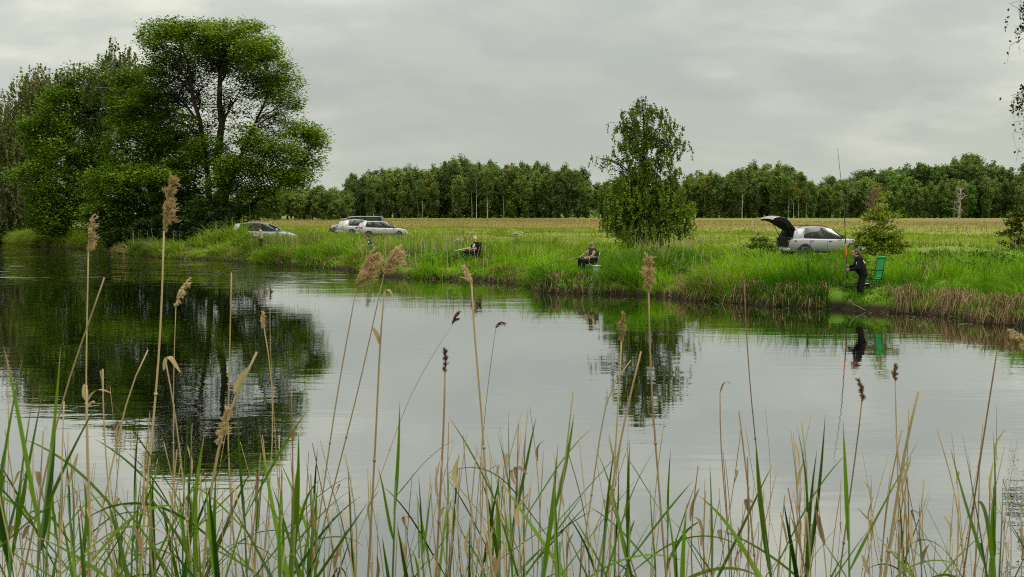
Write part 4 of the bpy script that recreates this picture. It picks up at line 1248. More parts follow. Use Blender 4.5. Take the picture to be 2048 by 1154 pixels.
EST = dict(W=1.78, body=[(-2.18, .42, .70, .82), (-2.14, .36, .88, .90), (-2.0, .30, .97, .95), (-1.4, .24, .97, .99), (-.4, .22, .94, 1), (.6, .22, .92, 1), (1.1, .22, .93, .99), (1.5, .23, .89, .96), (1.85, .26, .80, .90), (2.12, .32, .68, .78), (2.22, .40, .56, .64)],
           roof=[(-1.9, 1.38, .58), (-1.3, 1.46, .62), (-.5, 1.49, .63), (.1, 1.45, .63), (.6, 1.34, .60)],
           lines=[(1.28, .42, 'trim'), (1.12, .32, 'glass'), (.02, -.2, 'trim'), (-.10, -.30, 'glass'), (-1.02, -.92, 'trim'), (-1.10, -1.0, 'glass'), (-1.62, -1.45, 'paint'), (-2.02, -1.80, 'paint')],
           seats=(.1, -.85), axles=(-1.32, 1.36), wr=.31, tail=(.72, 1.02), head=(.58, .74), handles=(-.85, .2), seams=(-.98, -.04, 1.05))
VAN = dict(W=1.90, body=[(-2.42, .40, .95, .92), (-2.38, .34, 1.12, .96), (-2.2, .30, 1.16, .98), (-1.2, .27, 1.16, 1), (.4, .27, 1.14, 1), (1.3, .27, 1.13, .995), (1.75, .28, 1.08, .97), (2.15, .30, .98, .92), (2.38, .34, .84, .84), (2.46, .42, .66, .76)],
           roof=[(-2.32, 1.84, .72), (-1.5, 1.90, .74), (.2, 1.90, .74), (.7, 1.84, .72), (1.0, 1.76, .70)],
           lines=[(1.78, .86, 'trim'), (1.60, .74, 'glass'), (.62, .46, 'trim'), (.46, .32, 'glass'), (-.80, -.82, 'trim'), (-.90, -.92, 'glass'), (-2.12, -2.10, 'paint'), (-2.36, -2.30, 'paint')],
           seats=(.5, -.4, -1.4), axles=(-1.45, 1.5), wr=.335, tail=(.80, 1.35), head=(.74, .92), handles=(.2, .75), seams=(-.88, .5, 1.5), dark_handles=True)
SUV_X = at(1639, 470, 71.5).x
car("suv", "grey-silver compact car with its tailgate open behind the bank", "car", at(1639, 470, 71.5).x, 71.5, R(17), M['grey_silver'], SUV, True)
car("hatchback", "silver hatchback at the front of the three vehicles by the meadow", "car", at(763, 460, 127).x, 127, R(17), M['silver'], EST)
car("hatchback", "silver hatchback half hidden behind the other silver hatchback", "car", at(722, 460, 133).x, 133, R(30), M['silver'], dict(EST, tail=(.80, .94)))
car("van", "dark passenger van parked behind the two silver hatchbacks", "van", at(714, 455, 142).x, 142, R(197), M['van_paint'], VAN).scale = (1.1, 1.0, .97)
car("estate_car", "silver car behind the far angler, partly hidden by the big tree", "car", at(527, 465, 96).x, 96, R(4), M['silver'], EST)


for k_ in (-2.2, -1.1, 0, 1.1, 2.0): FLAT_SPOTS.append((SUV_X + k_, 71.5 - 2.3, 1.5, 2.0))


# ================================================================== PEOPLE
M['skin'] = simple("skin", (0.46, 0.25, 0.17), 0.55, noise=0.08, nscale=30, spec=0.3)
M['skin_red'] = simple("ruddy_skin", (0.48, 0.21, 0.13), 0.55, noise=0.08, nscale=30, spec=0.3)
M['black_cloth'] = simple("black_cloth", (0.012, 0.011, 0.013), 0.9, noise=0.25, nscale=14, spec=0.15)
M['brown_cloth'] = simple("brown_trousers", (0.05, 0.033, 0.028), 0.9, noise=0.2, nscale=14, spec=0.15)
M['khaki'] = simple("khaki_shirt", (0.34, 0.32, 0.23), 0.9, noise=0.12, nscale=14, spec=0.15)
M['vest'] = simple("brown_vest", (0.055, 0.040, 0.032), 0.9, noise=0.25, nscale=14, spec=0.15)
M['dark_green'] = simple("dark_green_shirt", (0.025, 0.075, 0.055), 0.9, noise=0.15, nscale=14, spec=0.15)
M['white_cloth'] = simple("white_print", (0.72, 0.71, 0.70), 0.8)
M['hair_brown'] = simple("brown_hair", (0.075, 0.042, 0.025), 0.6, noise=0.3, nscale=40)
M['hair_grey'] = simple("pale_hair", (0.50, 0.47, 0.40), 0.6, noise=0.2, nscale=40)
M['hair_dark'] = simple("dark_hair", (0.022, 0.016, 0.013), 0.6, noise=0.3, nscale=40)
M['eye'] = simple("eye", (0.03, 0.02, 0.018), 0.3)
M['lip'] = simple("lip", (0.32, 0.11, 0.09), 0.5)
M['cap_camo'] = simple("camouflage_cap", (0.20, 0.21, 0.13), 0.9, noise=0.6, nscale=22, spec=0.1)
M['cap_dark'] = simple("dark_cap", (0.06, 0.03, 0.035), 0.9, spec=0.1)
M['shoe'] = simple("dark_shoe", (0.02, 0.018, 0.018), 0.7)
M['shoe_white'] = simple("white_shoe", (0.62, 0.62, 0.58), 0.7)


def capsule(b, p0, p1, r0, r1=None, sides=12, flat=None):
    p0 = np.asarray(p0, float); p1 = np.asarray(p1, float); r1 = r0 if r1 is None else r1
    d = p1 - p0; L = np.linalg.norm(d); d = d / (L + 1e-9) if L > 1e-6 else np.array([0, 0, 1.0])
    P, Rr = [], []
    for a in (-88, -60, -30, 0): P.append(p0 + d * r0 * math.sin(R(a))); Rr.append(r0 * math.cos(R(a)))
    for a in (0, 30, 60, 88): P.append(p1 + d * r1 * math.sin(R(a)) + d * 1e-4); Rr.append(r1 * math.cos(R(a)))
    ref = np.array([0, 1.0, 0]) if abs(d[1]) < 0.8 else np.array([1.0, 0, 0])
    A = np.cross(d, ref); A /= np.linalg.norm(A); B = np.cross(d, A)
    th = np.arange(sides) * 2 * math.pi / sides
    V = np.array([p + r * (math.cos(t) * A * 1.0 + math.sin(t) * B) for p, r in zip(P, Rr) for t in th])
    if flat is not None: V = (V - (p0 + p1) / 2) * np.asarray(flat) + (p0 + p1) / 2
    n = len(P)
    Q = [[i * sides + j, i * sides + (j + 1) % sides, (i + 1) * sides + (j + 1) % sides, (i + 1) * sides + j] for i in range(n - 1) for j in range(sides)]
    b.add(V, Q)


def ellipsoid(b, c, r, sides=14, rings=9, rot=None):
    c = np.asarray(c, float)
    V = np.array([[math.cos(t) * math.cos(f), math.sin(t) * math.cos(f), math.sin(f)] for f in np.linspace(-R(89), R(89), rings) for t in np.arange(sides) * 2 * math.pi / sides]) * np.asarray(r)
    if rot is not None: V = V @ np.asarray(rot).T
    Q = [[i * sides + j, i * sides + (j + 1) % sides, (i + 1) * sides + (j + 1) % sides, (i + 1) * sides + j] for i in range(rings - 1) for j in range(sides)]
    b.add(V + c, Q)


def fuse(b, name, mat, parent, voxel=0.012, smooth_n=3):
    """melts overlapping shapes into one continuous skin"""
    o = b.obj("raw_" + name, None)
    m = o.modifiers.new("remesh", 'REMESH'); m.mode = 'VOXEL'; m.voxel_size = voxel
    s = o.modifiers.new("smooth", 'SMOOTH'); s.factor = 0.5; s.iterations = smooth_n
    dg = bpy.context.evaluated_depsgraph_get()
    me = bpy.data.meshes.new_from_object(o.evaluated_get(dg))
    bpy.data.objects.remove(o)
    me.name = name; me.materials.clear(); me.materials.append(mat)
    me.polygons.foreach_set("use_smooth", np.ones(len(me.polygons), dtype=bool))
    return link(name, me, parent)


def hand(b, w, d, palm_n, curl=1.0, side=1):
    """palm and five fingers from wrist w along d; fingers curl towards palm_n"""
    w = np.asarray(w, float); d = np.asarray(d, float); d /= np.linalg.norm(d)
    n = np.asarray(palm_n, float); n -= d * (n @ d); n /= np.linalg.norm(n); s = np.cross(d, n) * side
    k = w + d * .075
    capsule(b, w, w + d * .02, .026, .028)
    for o_ in (-.026, -.009, .009, .026): capsule(b, w + d * .015 + s * o_ * .7, k + s * o_, .014, .012, 8)
    for o_, L in ((-.029, .058), (-.010, .074), (.010, .080), (.029, .070)):
        p = k + s * o_; a = 0.0; seg = L / 3
        for j in range(3):
            a += R(38) * curl
            q_ = p + (d * math.cos(a) + n * math.sin(a)) * seg
            capsule(b, p, q_, .0105 - .001 * j, .0095 - .001 * j, 8); p = q_
    p = w + d * .02 + s * .03
    for j, (f, g) in enumerate(((.9, .35), (.6, .9))):
        v = s * f * .6 + d * .7 + n * g * .6 * curl; v /= np.linalg.norm(v); q_ = p + v * .036; capsule(b, p, q_, .012, .010, 8); p = q_


def person(label, loc, rz, J, look, scale=1.0):
    """J: joints (facing +x). look: clothing recipe. Body is one skin; clothes, hair, hat are children."""
    e = empty("person", loc, rz, label, "person"); e.scale = (scale,) * 3
    g = {k: np.asarray(v, float) for k, v in J.items()}
    H = g['head']; hd = g.get('face', np.array([1.0, 0, 0])); hd = hd / np.linalg.norm(hd)
    hy = np.cross([0, 0, 1.0], hd); hy /= np.linalg.norm(hy); hz = np.cross(hd, hy); HR = np.stack([hd, hy, hz], 1)
    hp = lambda x, y, z: H + HR @ np.array([x, y, z])
    b = Buf()
    ellipsoid(b, hp(-.012, 0, .028), (.098, .077, .092), rot=HR); ellipsoid(b, hp(.018, 0, -.045), (.070, .060, .072), rot=HR); ellipsoid(b, hp(.056, 0, -.085), (.030, .034, .026), rot=HR)
    capsule(b, hp(.082, 0, .015), hp(.103, 0, -.018), .010, .016, 8); ellipsoid(b, hp(.078, 0, -.060), (.016, .026, .012), rot=HR)
    capsule(b, hp(.078, .038, .032), hp(.078, -.038, .032), .014, .014, 8)
    for s in (1, -1): ellipsoid(b, hp(-.010, s * .079, -.004), (.020, .010, .032), rot=HR)
    neck = g['neck']
    capsule(b, neck - np.array([0, 0, .05]), H + np.array([-.01, 0, -.04]), .060, .054)
    tor = [(g['pelvis'], .120), ((g['pelvis'] + g['chest']) / 2, .115), (g['chest'], .125), (neck - [0, 0, .04], .085)]
    for (a, ra), (c, rc) in zip(tor, tor[1:]):
        for s in (-1, 1): capsule(b, a + [0, s * .055, 0], c + [0, s * .055, 0], ra * .82, rc * .82)
    for s, k in ((1, 'l'), (-1, 'r')):
        capsule(b, neck - [0, 0, .03], g['sh_' + k], .05, .052); capsule(b, g['sh_' + k], g['el_' + k], .050, .040); capsule(b, g['el_' + k], g['wr_' + k], .041, .028)
        d = g['wr_' + k] - g['el_' + k]
        hdir = g.get('hd_' + k, d / np.linalg.norm(d)); hand(b, g['wr_' + k], hdir, g.get('pn_' + k, np.array([0.1, -s * 0.4, -1.0])), J.get('curl', 1.0) if not isinstance(J.get('curl', 1.0), np.ndarray) else float(J['curl']), 1 if s > 0 else -1)
        capsule(b, g['pelvis'] + [0, s * .09, -.02], g['kn_' + k], .082, .056); capsule(b, g['kn_' + k], (g['kn_' + k] * .6 + g['an_' + k] * .4), .056, .056); capsule(b, g['kn_' + k] * .6 + g['an_' + k] * .4, g['an_' + k], .054, .040)
        capsule(b, g['an_' + k], g['toe_' + k], .040, .032)
    fuse(b, "body", M[look['skin']], e, .0085, 2)
    for s in (1, -1):
        q_ = Buf(); ellipsoid(q_, hp(.088, s * .030, .014), (.010, .015, .007), 8, 5, HR); q_.obj("eye", M['eye'], e, True)
    q_ = Buf(); ellipsoid(q_, hp(.092, 0, -.058), (.006, .024, .006), 8, 5, HR); q_.obj("mouth", M['lip'], e, True)
    # top
    grow = look.get('grow', .016); belly = look.get('belly', 0.0)

    def torso(bb, add, top_cut=.02, low=0.05):
        T = [(g['pelvis'] + [0, 0, low], .120 + add), ((g['pelvis'] + g['chest']) / 2 + [belly * .4, 0, 0], .118 + add + belly), (g['chest'], .128 + add + belly * .3), (neck - [0, 0, top_cut + .05], .085 + add)]
        for (a, ra), (c, rc) in zip(T, T[1:]):
            for s in (-1, 1): capsule(bb, a + [0, s * .055, 0], c + [0, s * .055, 0], ra * .84, rc * .84)
        for k in 'lr': capsule(bb, neck - [0, 0, .05], g['sh_' + k], .055 + add * .5, .06 + add)
    t = Buf(); torso(t, grow)
    for k in 'lr':
        capsule(t, g['sh_' + k], g['el_' + k] if look.get('long') else g['sh_' + k] * .35 + g['el_' + k] * .65, .060 + grow * .6, .052 + grow * .6)
        if look.get('long'): capsule(t, g['el_' + k], g['el_' + k] * .12 + g['wr_' + k] * .88, .052 + grow * .6, .040 + grow * .3)
    if look.get('hood'):
        capsule(t, neck + [-.05, -.05, -.01], neck + [-.05, .05, -.01], .05, .05)
    top = fuse(t, look.get('top_name', "shirt"), M[look['top']], e, .012, 4)
    if look.get('vest'):
        t = Buf(); torso(t, grow + .016, .03, .03); fuse(t, "vest", M[look['vest']], e, .014, 3)
        t = Buf(); ct = g['chest']
        for k in range(5):
            f = k / 4; p = (neck - [0, 0, .08]) * (1 - f) + (g['pelvis'] + [0, 0, .10]) * f
            ellipsoid(t, p + [.128 + belly * (1.3 if 0 < k < 4 else .6) + .01, 0, 0], (.02, .045 - .004 * k, .06), 8, 5)
        fuse(t, "shirt_front", M[look['top']], e, .010, 1)
    # trousers
    t = Buf(); capsule(t, g['pelvis'] + [0, -.06, .03], g['pelvis'] + [0, .06, .03], .125 + belly * .4, .125 + belly * .4)
    for s, k in ((1, 'l'), (-1, 'r')):
        capsule(t, g['pelvis'] + [0, s * .085, -.01], g['kn_' + k], .100, .075); capsule(t, g['kn_' + k], g['an_' + k] + (g['kn_' + k] - g['an_' + k]) * .08, .074, .058)
    fuse(t, "trousers", M[look['legs']], e, .012, 3)
    for k in 'lr':
        t = Buf(); d = g['toe_' + k] - g['an_' + k]
        capsule(t, g['an_' + k] + [0, 0, -.02], g['an_' + k] + d * .4 + [0, 0, -.03], .050, .046); capsule(t, g['an_' + k] + d * .2 + [0, 0, -.035], g['toe_' + k] + [0, 0, -.015], .045, .038)
        fuse(t, "shoe", M[look.get('shoes', 'shoe')], e, .010, 2)
    # hair and hat
    t = Buf()
    if look['hair_style'] == 'short':
        ellipsoid(t, hp(-.026, 0, .040), (.098, .086, .092), rot=HR); ellipsoid(t, hp(-.05, 0, -.01), (.066, .080, .07), rot=HR)
    else:
        ellipsoid(t, hp(-.028, 0, .040), (.102, .088, .095), rot=HR); ellipsoid(t, hp(-.05, 0, -.01), (.072, .083, .08), rot=HR)
        P = [hp(-.11, 0, .0), hp(-.15, .01, -.06), hp(-.16, .015, -.14), hp(-.145, .02, -.22)]
        for a, c, r0, r1 in zip(P, P[1:], (.035, .045, .04), (.045, .04, .022)): capsule(t, a, c, r0, r1)
    fuse(t, "hair", M[look['hair']], e, .010, 1)
    if look.get('cap'):
        t = Buf(); ellipsoid(t, hp(-.012, 0, .050), (.112, .094, .092), rot=HR); ellipsoid(t, hp(.125, 0, .062), (.072, .070, .010), rot=HR @ np.array([[math.cos(.15), 0, math.sin(.15)], [0, 1, 0], [-math.sin(.15), 0, math.cos(.15)]]))
        fuse(t, "cap", M[look['cap']], e, .009, 1)
    return e, top


def print_on(parent, target, name, mat, shapes, direction, origin, up):
    """flat shapes (lists of 2-D outline points, metres) pressed onto a garment"""
    bm = bmesh.new(); bm.from_mesh(target.data); bv = BVHTree.FromBMesh(bm); bm.free()
    d = Vector(direction).normalized(); u = Vector(up); u = (u - d * u.dot(d)).normalized(); r = d.cross(u)
    o = Vector(origin); b = Buf()
    for (cx, cy, w, h, a, ring) in shapes:        # ring: inner radius factor 0..1, drawn as elliptical band
        n = 20; V = []
        for rad in (ring, ring + (1 - ring) * .5, 1.0):
            for i in range(n):
                t = 2 * math.pi * i / n; x = math.cos(t) * w * max(rad, .001); y = math.sin(t) * h * max(rad, .001)
                x, y = x * math.cos(a) - y * math.sin(a) + cx, x * math.sin(a) + y * math.cos(a) + cy
                p0 = o - d * .6 + r * x + u * y
                hit = bv.ray_cast(p0, d)
                V.append(tuple((hit[0] if hit[0] else p0 + d * .5) - d * .006))
        b.add(V, [[k * n + i, k * n + (i + 1) % n, (k + 1) * n + (i + 1) % n, (k + 1) * n + i] for k in range(2) for i in range(n)])
    return b.obj(name, mat, parent, True)


def ground_at(px, Y):
    x = at(px, 500, Y).x; return Vector((x, Y, gz(x, Y)))


# --- the angler standing at the water's edge, rod upright
wl_ = ground_at(1724, 44.3)
wl_.z = at(1711, 498.5, 44.3).z - 1.70
w_pose = dict(pelvis=(-.04, 0, .90), chest=(.06, 0, 1.25), neck=(.13, 0, 1.46), head=(.21, 0, 1.585), face=(1, .12, -.02),
              sh_l=(.08, .19, 1.39), el_l=(.16, .27, 1.12), wr_l=(.40, .15, 1.06), hd_l=(1, -.25, .15), pn_l=(.2, -1, 0.1),
              sh_r=(.08, -.19, 1.39), el_r=(.20, -.23, 1.14), wr_r=(.38, -.06, 1.17), hd_r=(1, .2, .25), pn_r=(.2, 1, .1),
              kn_l=(.03, .12, .48), an_l=(-.03, .15, .09), toe_l=(.12, .17, .045), kn_r=(.07, -.11, .48), an_r=(.02, -.12, .09), toe_r=(.17, -.13, .045), curl=1.35)
woman, top = person("person in black standing at the water's edge holding an upright rod", wl_, R(176), w_pose,
                    dict(skin='skin', top='black_cloth', top_name='sweatshirt', long=True, hood=True, grow=.035, belly=.06, legs='black_cloth', hair='hair_brown', hair_style='long'), 1.0)
print_on(woman, top, "back_stripe", M['white_cloth'], [(0, 0, .022, .085, .5, 0)], (1, -1.0, 0), (-.06, .16, 1.32), (0, 0, 1))
print_on(woman, top, "chest_emblem", M['white_cloth'], [(0, 0, .030, .045, 0, .45), (0, 0, .008, .04, .4, 0)], (-.7, -1, 0), (.17, .12, 1.27), (0, 0, 1))


def rod(label, P, r0, r1, bands, reel=None, group=None):
    """fishing rod: tapered blank through points P (butt first); bands: (from, to, material, grow)"""
    P = [Vector(p) for p in P]; base = P[0].copy()
    e = empty("fishing_rod", base, 0, label, "fishing rod")
    Q_ = smooth_pts([p - base for p in P], 40); rad = np.linspace(r0, r1, 40)
    b = Buf(); b.tube(Q_, rad, 6); b.obj("blank", M['rod_black'], e, True)
    for f0, f1, mt, gr in bands:
        i0, i1 = int(f0 * 39), max(int(f0 * 39) + 1, int(f1 * 39))
        b = Buf(); b.tube(Q_[i0:i1 + 1], rad[i0:i1 + 1] * gr, 6); b.obj("handle" if f0 < .01 else "sleeve", M[mt], e, True)
    return e


M['rod_black'] = simple("rod_blank", (0.012, 0.012, 0.014), 0.35)
M['rod_orange'] = simple("rod_orange", (0.72, 0.11, 0.02), 0.4)
M['rod_pale'] = simple("rod_pale", (0.55, 0.52, 0.46), 0.4)
M['cork'] = simple("rod_cork", (0.30, 0.18, 0.08), 0.8)
# her hands in world space carry the rod
bpy.context.view_layer.update()
hw_ = woman.matrix_world @ Vector((.48, .115, 1.08)); hr_ = woman.matrix_world @ Vector((.465, -.02, 1.20))
rp = (hw_ + hr_) / 2
tip = at(1675, 297, rp.y + 1.2); o_ = at(1688, 415, rp.y + .45)
dn = (rp - o_).normalized()
rod("long black pole with orange section held upright by the standing person", [rp + dn * .35, rp, o_, tip], .017, .006,
    [(0, .12, 'rod_black', 1.25), (.155, .26, 'rod_orange', 1.3)])

# --- seated angler with cap and vest
m3 = ground_at(1181, 57.5); m3.z = at(1178, 485, 57.5).z - 1.20
sit = dict(pelvis=(-.02, 0, .46), chest=(-.08, 0, .80), neck=(-.07, 0, 1.00), head=(-.03, 0, 1.115), face=(1, .15, -.12),
           sh_l=(-.08, .20, .93), el_l=(.06, .27, .70), wr_l=(.26, .12, .61), hd_l=(1, -.3, -.1), pn_l=(0, -.6, -1),
           sh_r=(-.08, -.20, .93), el_r=(.14, -.27, .74), wr_r=(.40, -.20, .62), hd_r=(1, 0, -.1), pn_r=(0, .5, -1),
           kn_l=(.44, .16, .50), an_l=(.40, .17, .09), toe_l=(.55, .20, .045), kn_r=(.45, -.15, .50), an_r=(.44, -.16, .09), toe_r=(.59, -.19, .045), curl=1.2)
man3, top = person("seated person in camouflage cap and dark vest holding a rod low", m3, R(208), sit,
                   dict(skin='skin_red', top='khaki', vest='vest', belly=.03, legs='black_cloth', hair='hair_grey', hair_style='short', cap='cap_camo', shoes='shoe_white'), .97)

# --- seated angler in black T-shirt with round white print, one leg crossed
m2 = ground_at(948, 66.0); m2.z = at(950, 475.5, 66).z - 1.185
cross = dict(sit, head=(-.04, 0, 1.115), face=(.80, .55, .0), kn_r=(.40, -.20, .56), an_r=(.52, .16, .60), toe_r=(.62, .28, .60), kn_l=(.44, .14, .49), an_l=(.42, .15, .09), toe_l=(.57, .16, .045),
             wr_l=(.20, .08, .66), el_l=(.02, .27, .68), el_r=(.08, -.28, .70), wr_r=(.24, -.06, .68), hd_r=(1, .3, 0), hd_l=(1, -.3, 0))
man2, top = person("seated bald-looking person in black shirt with round white print", m2, R(202), cross,
                   dict(skin='skin', top='black_cloth', belly=.03, legs='black_cloth', hair='hair_grey', hair_style='short'), 1.0)
print_on(man2, top, "chest_print", M['white_cloth'], [(0, 0, .105, .105, 0, .70), (-.035, .02, .024, .060, .35, 0), (.035, .02, .022, .055, -.3, 0), (.0, -.05, .05, .022, .2, 0)], (-1, -.42, 0), (.05, .06, .83), (0, 0, 1))
print_on(man2, top, "hem_print", M['white_cloth'], [(0, 0, .10, .05, .15, 0), (.05, .05, .05, .03, .6, 0)], (-.6, -1, 0), (.06, .14, .62), (0, 0, 1))

# --- standing angler far left
m1 = ground_at(522, 84.0); m1.z = at(523, 451, 84).z - 1.80
stand = dict(pelvis=(0, 0, .95), chest=(.0, 0, 1.30), neck=(.01, 0, 1.52), head=(.03, 0, 1.66), face=(1, .1, -.05),
             sh_l=(0, .20, 1.44), el_l=(.10, .25, 1.18), wr_l=(.36, .18, 1.20), pn_l=(.2, -.4, 1), sh_r=(0, -.20, 1.44), el_r=(.14, -.24, 1.20), wr_r=(.40, -.12, 1.24), pn_r=(.2, .4, 1),
             kn_l=(.02, .11, .52), an_l=(-.02, .13, .09), toe_l=(.14, .15, .045), kn_r=(.03, -.11, .52), an_r=(.0, -.13, .09), toe_r=(.16, -.15, .045), curl=1.3)
man1, top = person("person in dark cap and khaki shirt standing near the big tree", m1, R(182), stand,
                   dict(skin='skin', top='khaki', belly=.02, legs='brown_cloth', hair='hair_dark', hair_style='short', cap='cap_dark'), 1.0)
# --- person crouched in the grass in front of the silver cars
m0 = ground_at(741, 73.5); m0.z = at(738, 469, 73.5).z - 1.16
bent = dict(sit, chest=(.06, 0, .80), neck=(.12, 0, .98), head=(.19, 0, 1.09), face=(1, .1, -.35), sh_l=(.06, .18, .92), el_l=(.16, .24, .68), wr_l=(.40, .14, .60), sh_r=(.06, -.18, .92), el_r=(.18, -.24, .70), wr_r=(.42, -.12, .62))
man0, top = person("dark-haired person in green shirt sitting bent forward in tall grass", m0, R(185), bent,
                   dict(skin='skin', top='dark_green', legs='brown_cloth', hair='hair_dark', hair_style='short'), .96)
print_on(man0, top, "sleeve_patch", M['white_cloth'], [(0, 0, .05, .035, .4, 0)], (0, -1, 0), (.10, .2, .82), (0, 0, 1))


# ================================================================== CHAIRS AND TACKLE
M['tube_dark'] = simple("dark_tube", (0.03, 0.03, 0.032), 0.4, 0.5)
M['tube_pale'] = simple("pale_tube", (0.45, 0.46, 0.44), 0.4, 0.5)
M['fabric_dark'] = simple("dark_chair_fabric", (0.018, 0.014, 0.022), 0.9, noise=0.2)
M['fabric_brown'] = simple("olive_brown_chair_fabric", (0.05, 0.042, 0.032), 0.9, noise=0.3)
M['fabric_green'] = simple("green_chair_fabric", (0.014, 0.34, 0.080), 0.75, noise=0.12, nscale=9)
M['white_plastic'] = simple("white_plastic", (0.66, 0.67, 0.64), 0.5, noise=0.05)
M['net'] = simple("net_mesh", (0.016, 0.022, 0.018), 0.9)


def sheet(b, P, half, thick=.012, sag=0.0):
    """cloth panel along profile P (x, z) of half width `half`"""
    n = len(P); V = []
    for sgn in (1, -1):
        for (x, z) in P:
            for j in range(5):
                u = j / 2 - 1; V.append((x, u * half, z - sag * (1 - u * u) + sgn * thick / 2))
    Q = []
    for o in (0, n * 5):
        for i in range(n - 1):
            for j in range(4): Q.append([o + i * 5 + j, o + i * 5 + j + 1, o + (i + 1) * 5 + j + 1, o + (i + 1) * 5 + j])
    m = n * 5
    for i in range(n - 1):
        for j in (0, 4): Q.append([i * 5 + j, (i + 1) * 5 + j, m + (i + 1) * 5 + j, m + i * 5 + j])
    for j in range(4):
        for i in (0, n - 1): Q.append([i * 5 + j, i * 5 + j + 1, m + i * 5 + j + 1, m + i * 5 + j])
    b.add(V, Q)


def camp_chair(label, loc, rz, fabric, tube, seat_z=.40, back_h=.62, half=.26, rake=.16, headrest=False, sc=1.0):
    e = empty("camp_chair", loc, rz, label, "chair"); e.scale = (sc,) * 3
    b = Buf(); sheet(b, [(.24, seat_z + .02), (.10, seat_z - .02), (-.10, seat_z - .03), (-.20, seat_z)], half, .014, .02); b.obj("seat", M[fabric], e, True)
    n = 8; b = Buf()
    sheet(b, [(-.20 - rake * t ** 1.3, seat_z + .02 + back_h * t) for t in np.linspace(0, 1, n)], half * (.95 if not headrest else .86), .014, .0)
    bo = b.obj("backrest", M[fabric], e, True)
    if headrest:
        b = Buf(); capsule(b, (-.20 - rake - .0, -.16, seat_z + back_h - .02), (-.20 - rake, .16, seat_z + back_h - .02), .045, .045); b.obj("headrest", M[fabric], bo, True)
    for s in (1, -1):
        y = s * half
        for P in ([(.24, y, seat_z + .02), (-.24, y, .0)], [(-.20, y, seat_z), (.26, y, .0)], [(-.16, y, seat_z - .06), (-.20 - rake, y * .96, seat_z + back_h + .01)], [(.24, y, seat_z + .02), (.22, y, seat_z + .24)]):
            b = Buf(); b.tube(P, .012, 6); b.obj("leg" if P[-1][2] < .01 else "frame_tube", M[tube], e, True)
        b = Buf(); b.tube([(-.24, y, seat_z + .25), (.02, y, seat_z + .26), (.26, y, seat_z + .24)], [.016, .02, .016], 6); b.obj("armrest", M[tube], e, True)
    for x in (.24, -.22):
        b = Buf(); b.tube([(x, -half, .02), (x * .2, 0, .16), (x, half, .02)], .010, 6); b.obj("brace", M[tube], e, True)
    return e


def rel(o, v):
    bpy.context.view_layer.update(); return o.matrix_world @ Vector(v)


camp_chair("green folding camp chair with high back standing beside the upright angler", ground_at(1747, 45.9) + Vector((0, 0, -.03)), R(201), 'fabric_green', 'tube_dark', .28, .68, .22, .12, True, 1.0)
camp_chair("dark folding chair with pale tubes under the angler in vest", Vector((m3.x, m3.y, m3.z)), R(208), 'fabric_dark', 'tube_pale', .38, .46, .27, .10, False, .97)
camp_chair("dark folding chair with high back under the angler with white print", Vector((m2.x, m2.y, m2.z)), R(202), 'fabric_brown', 'tube_dark', .38, .60, .29, .10, False, 1.0)
camp_chair("small pale-framed stool chair under the angler in green shirt", Vector((m0.x, m0.y, m0.z)), R(185), 'fabric_dark', 'tube_pale', .38, .32, .24, .08, False, .96)
for p_ in (m3, m2):
    for k_ in range(4): FLAT_SPOTS.append((p_.x * (1 - .03 * k_) - .3, p_.y - .8 - 1.1 * k_, 1.4, .42))
FLAT_SPOTS.append((wl_.x - .05, wl_.y - .3, 1.0, .2)); FLAT_SPOTS.append((wl_.x - .1, wl_.y - 1.1, .9, .25)); FLAT_SPOTS.append((m0.x, m0.y - 1.2, 1.3, 1.0)); FLAT_SPOTS.append((m0.x, m0.y - 2.5, 1.6, .8))
for k_ in range(5): FLAT_SPOTS.append((at(527, 465, 96).x - 2 + k_ * 1.1, 93.0, 1.6, 1.5))
FLAT_SPOTS.append((at(1742, 500, 45.9).x, 45.2, 1.6, .22)); FLAT_SPOTS.append((at(1738, 500, 44.5).x, 44.3, 1.5, .3)); FLAT_SPOTS.append((m1.x, m1.y - 1.0, 2.0, .7))

# rods of the seated and the far angler
h3 = rel(man3, (.48, -.19, .585)); t3 = at(1040, 541, h3.y - 3.5)
rod("long dark rod held low by the angler in vest, over the bank edge", [h3 - (t3 - h3).normalized() * .5, h3, h3 + (t3 - h3) * .5 + Vector((0, 0, .02)), t3 + (t3 - h3) * .35 + Vector((0, 0, -.1))], .018, .005, [(0, .12, 'rod_black', 1.3), (.14, .24, 'cork', 1.15)])
h2 = rel(man2, (.33, -.03, .70)); t2 = at(835, 517, h2.y - 2.5)
rod("pale-handled rod resting across the knees of the angler with white print", [h2 - (t2 - h2).normalized() * .3, h2, h2 + (t2 - h2) * .5, t2 + (t2 - h2) * .4], .018, .005, [(0, .25, 'rod_pale', 1.3)])
h1 = rel(man1, (.47, -.06, 1.27)); t1 = at(497, 400, h1.y + 1)
rod("thin dark rod raised by the far angler under the tree", [h1 - (t1 - h1).normalized() * .5, h1, h1 + (t1 - h1) * .5, t1], .020, .006, [(0, .14, 'rod_black', 1.3)])


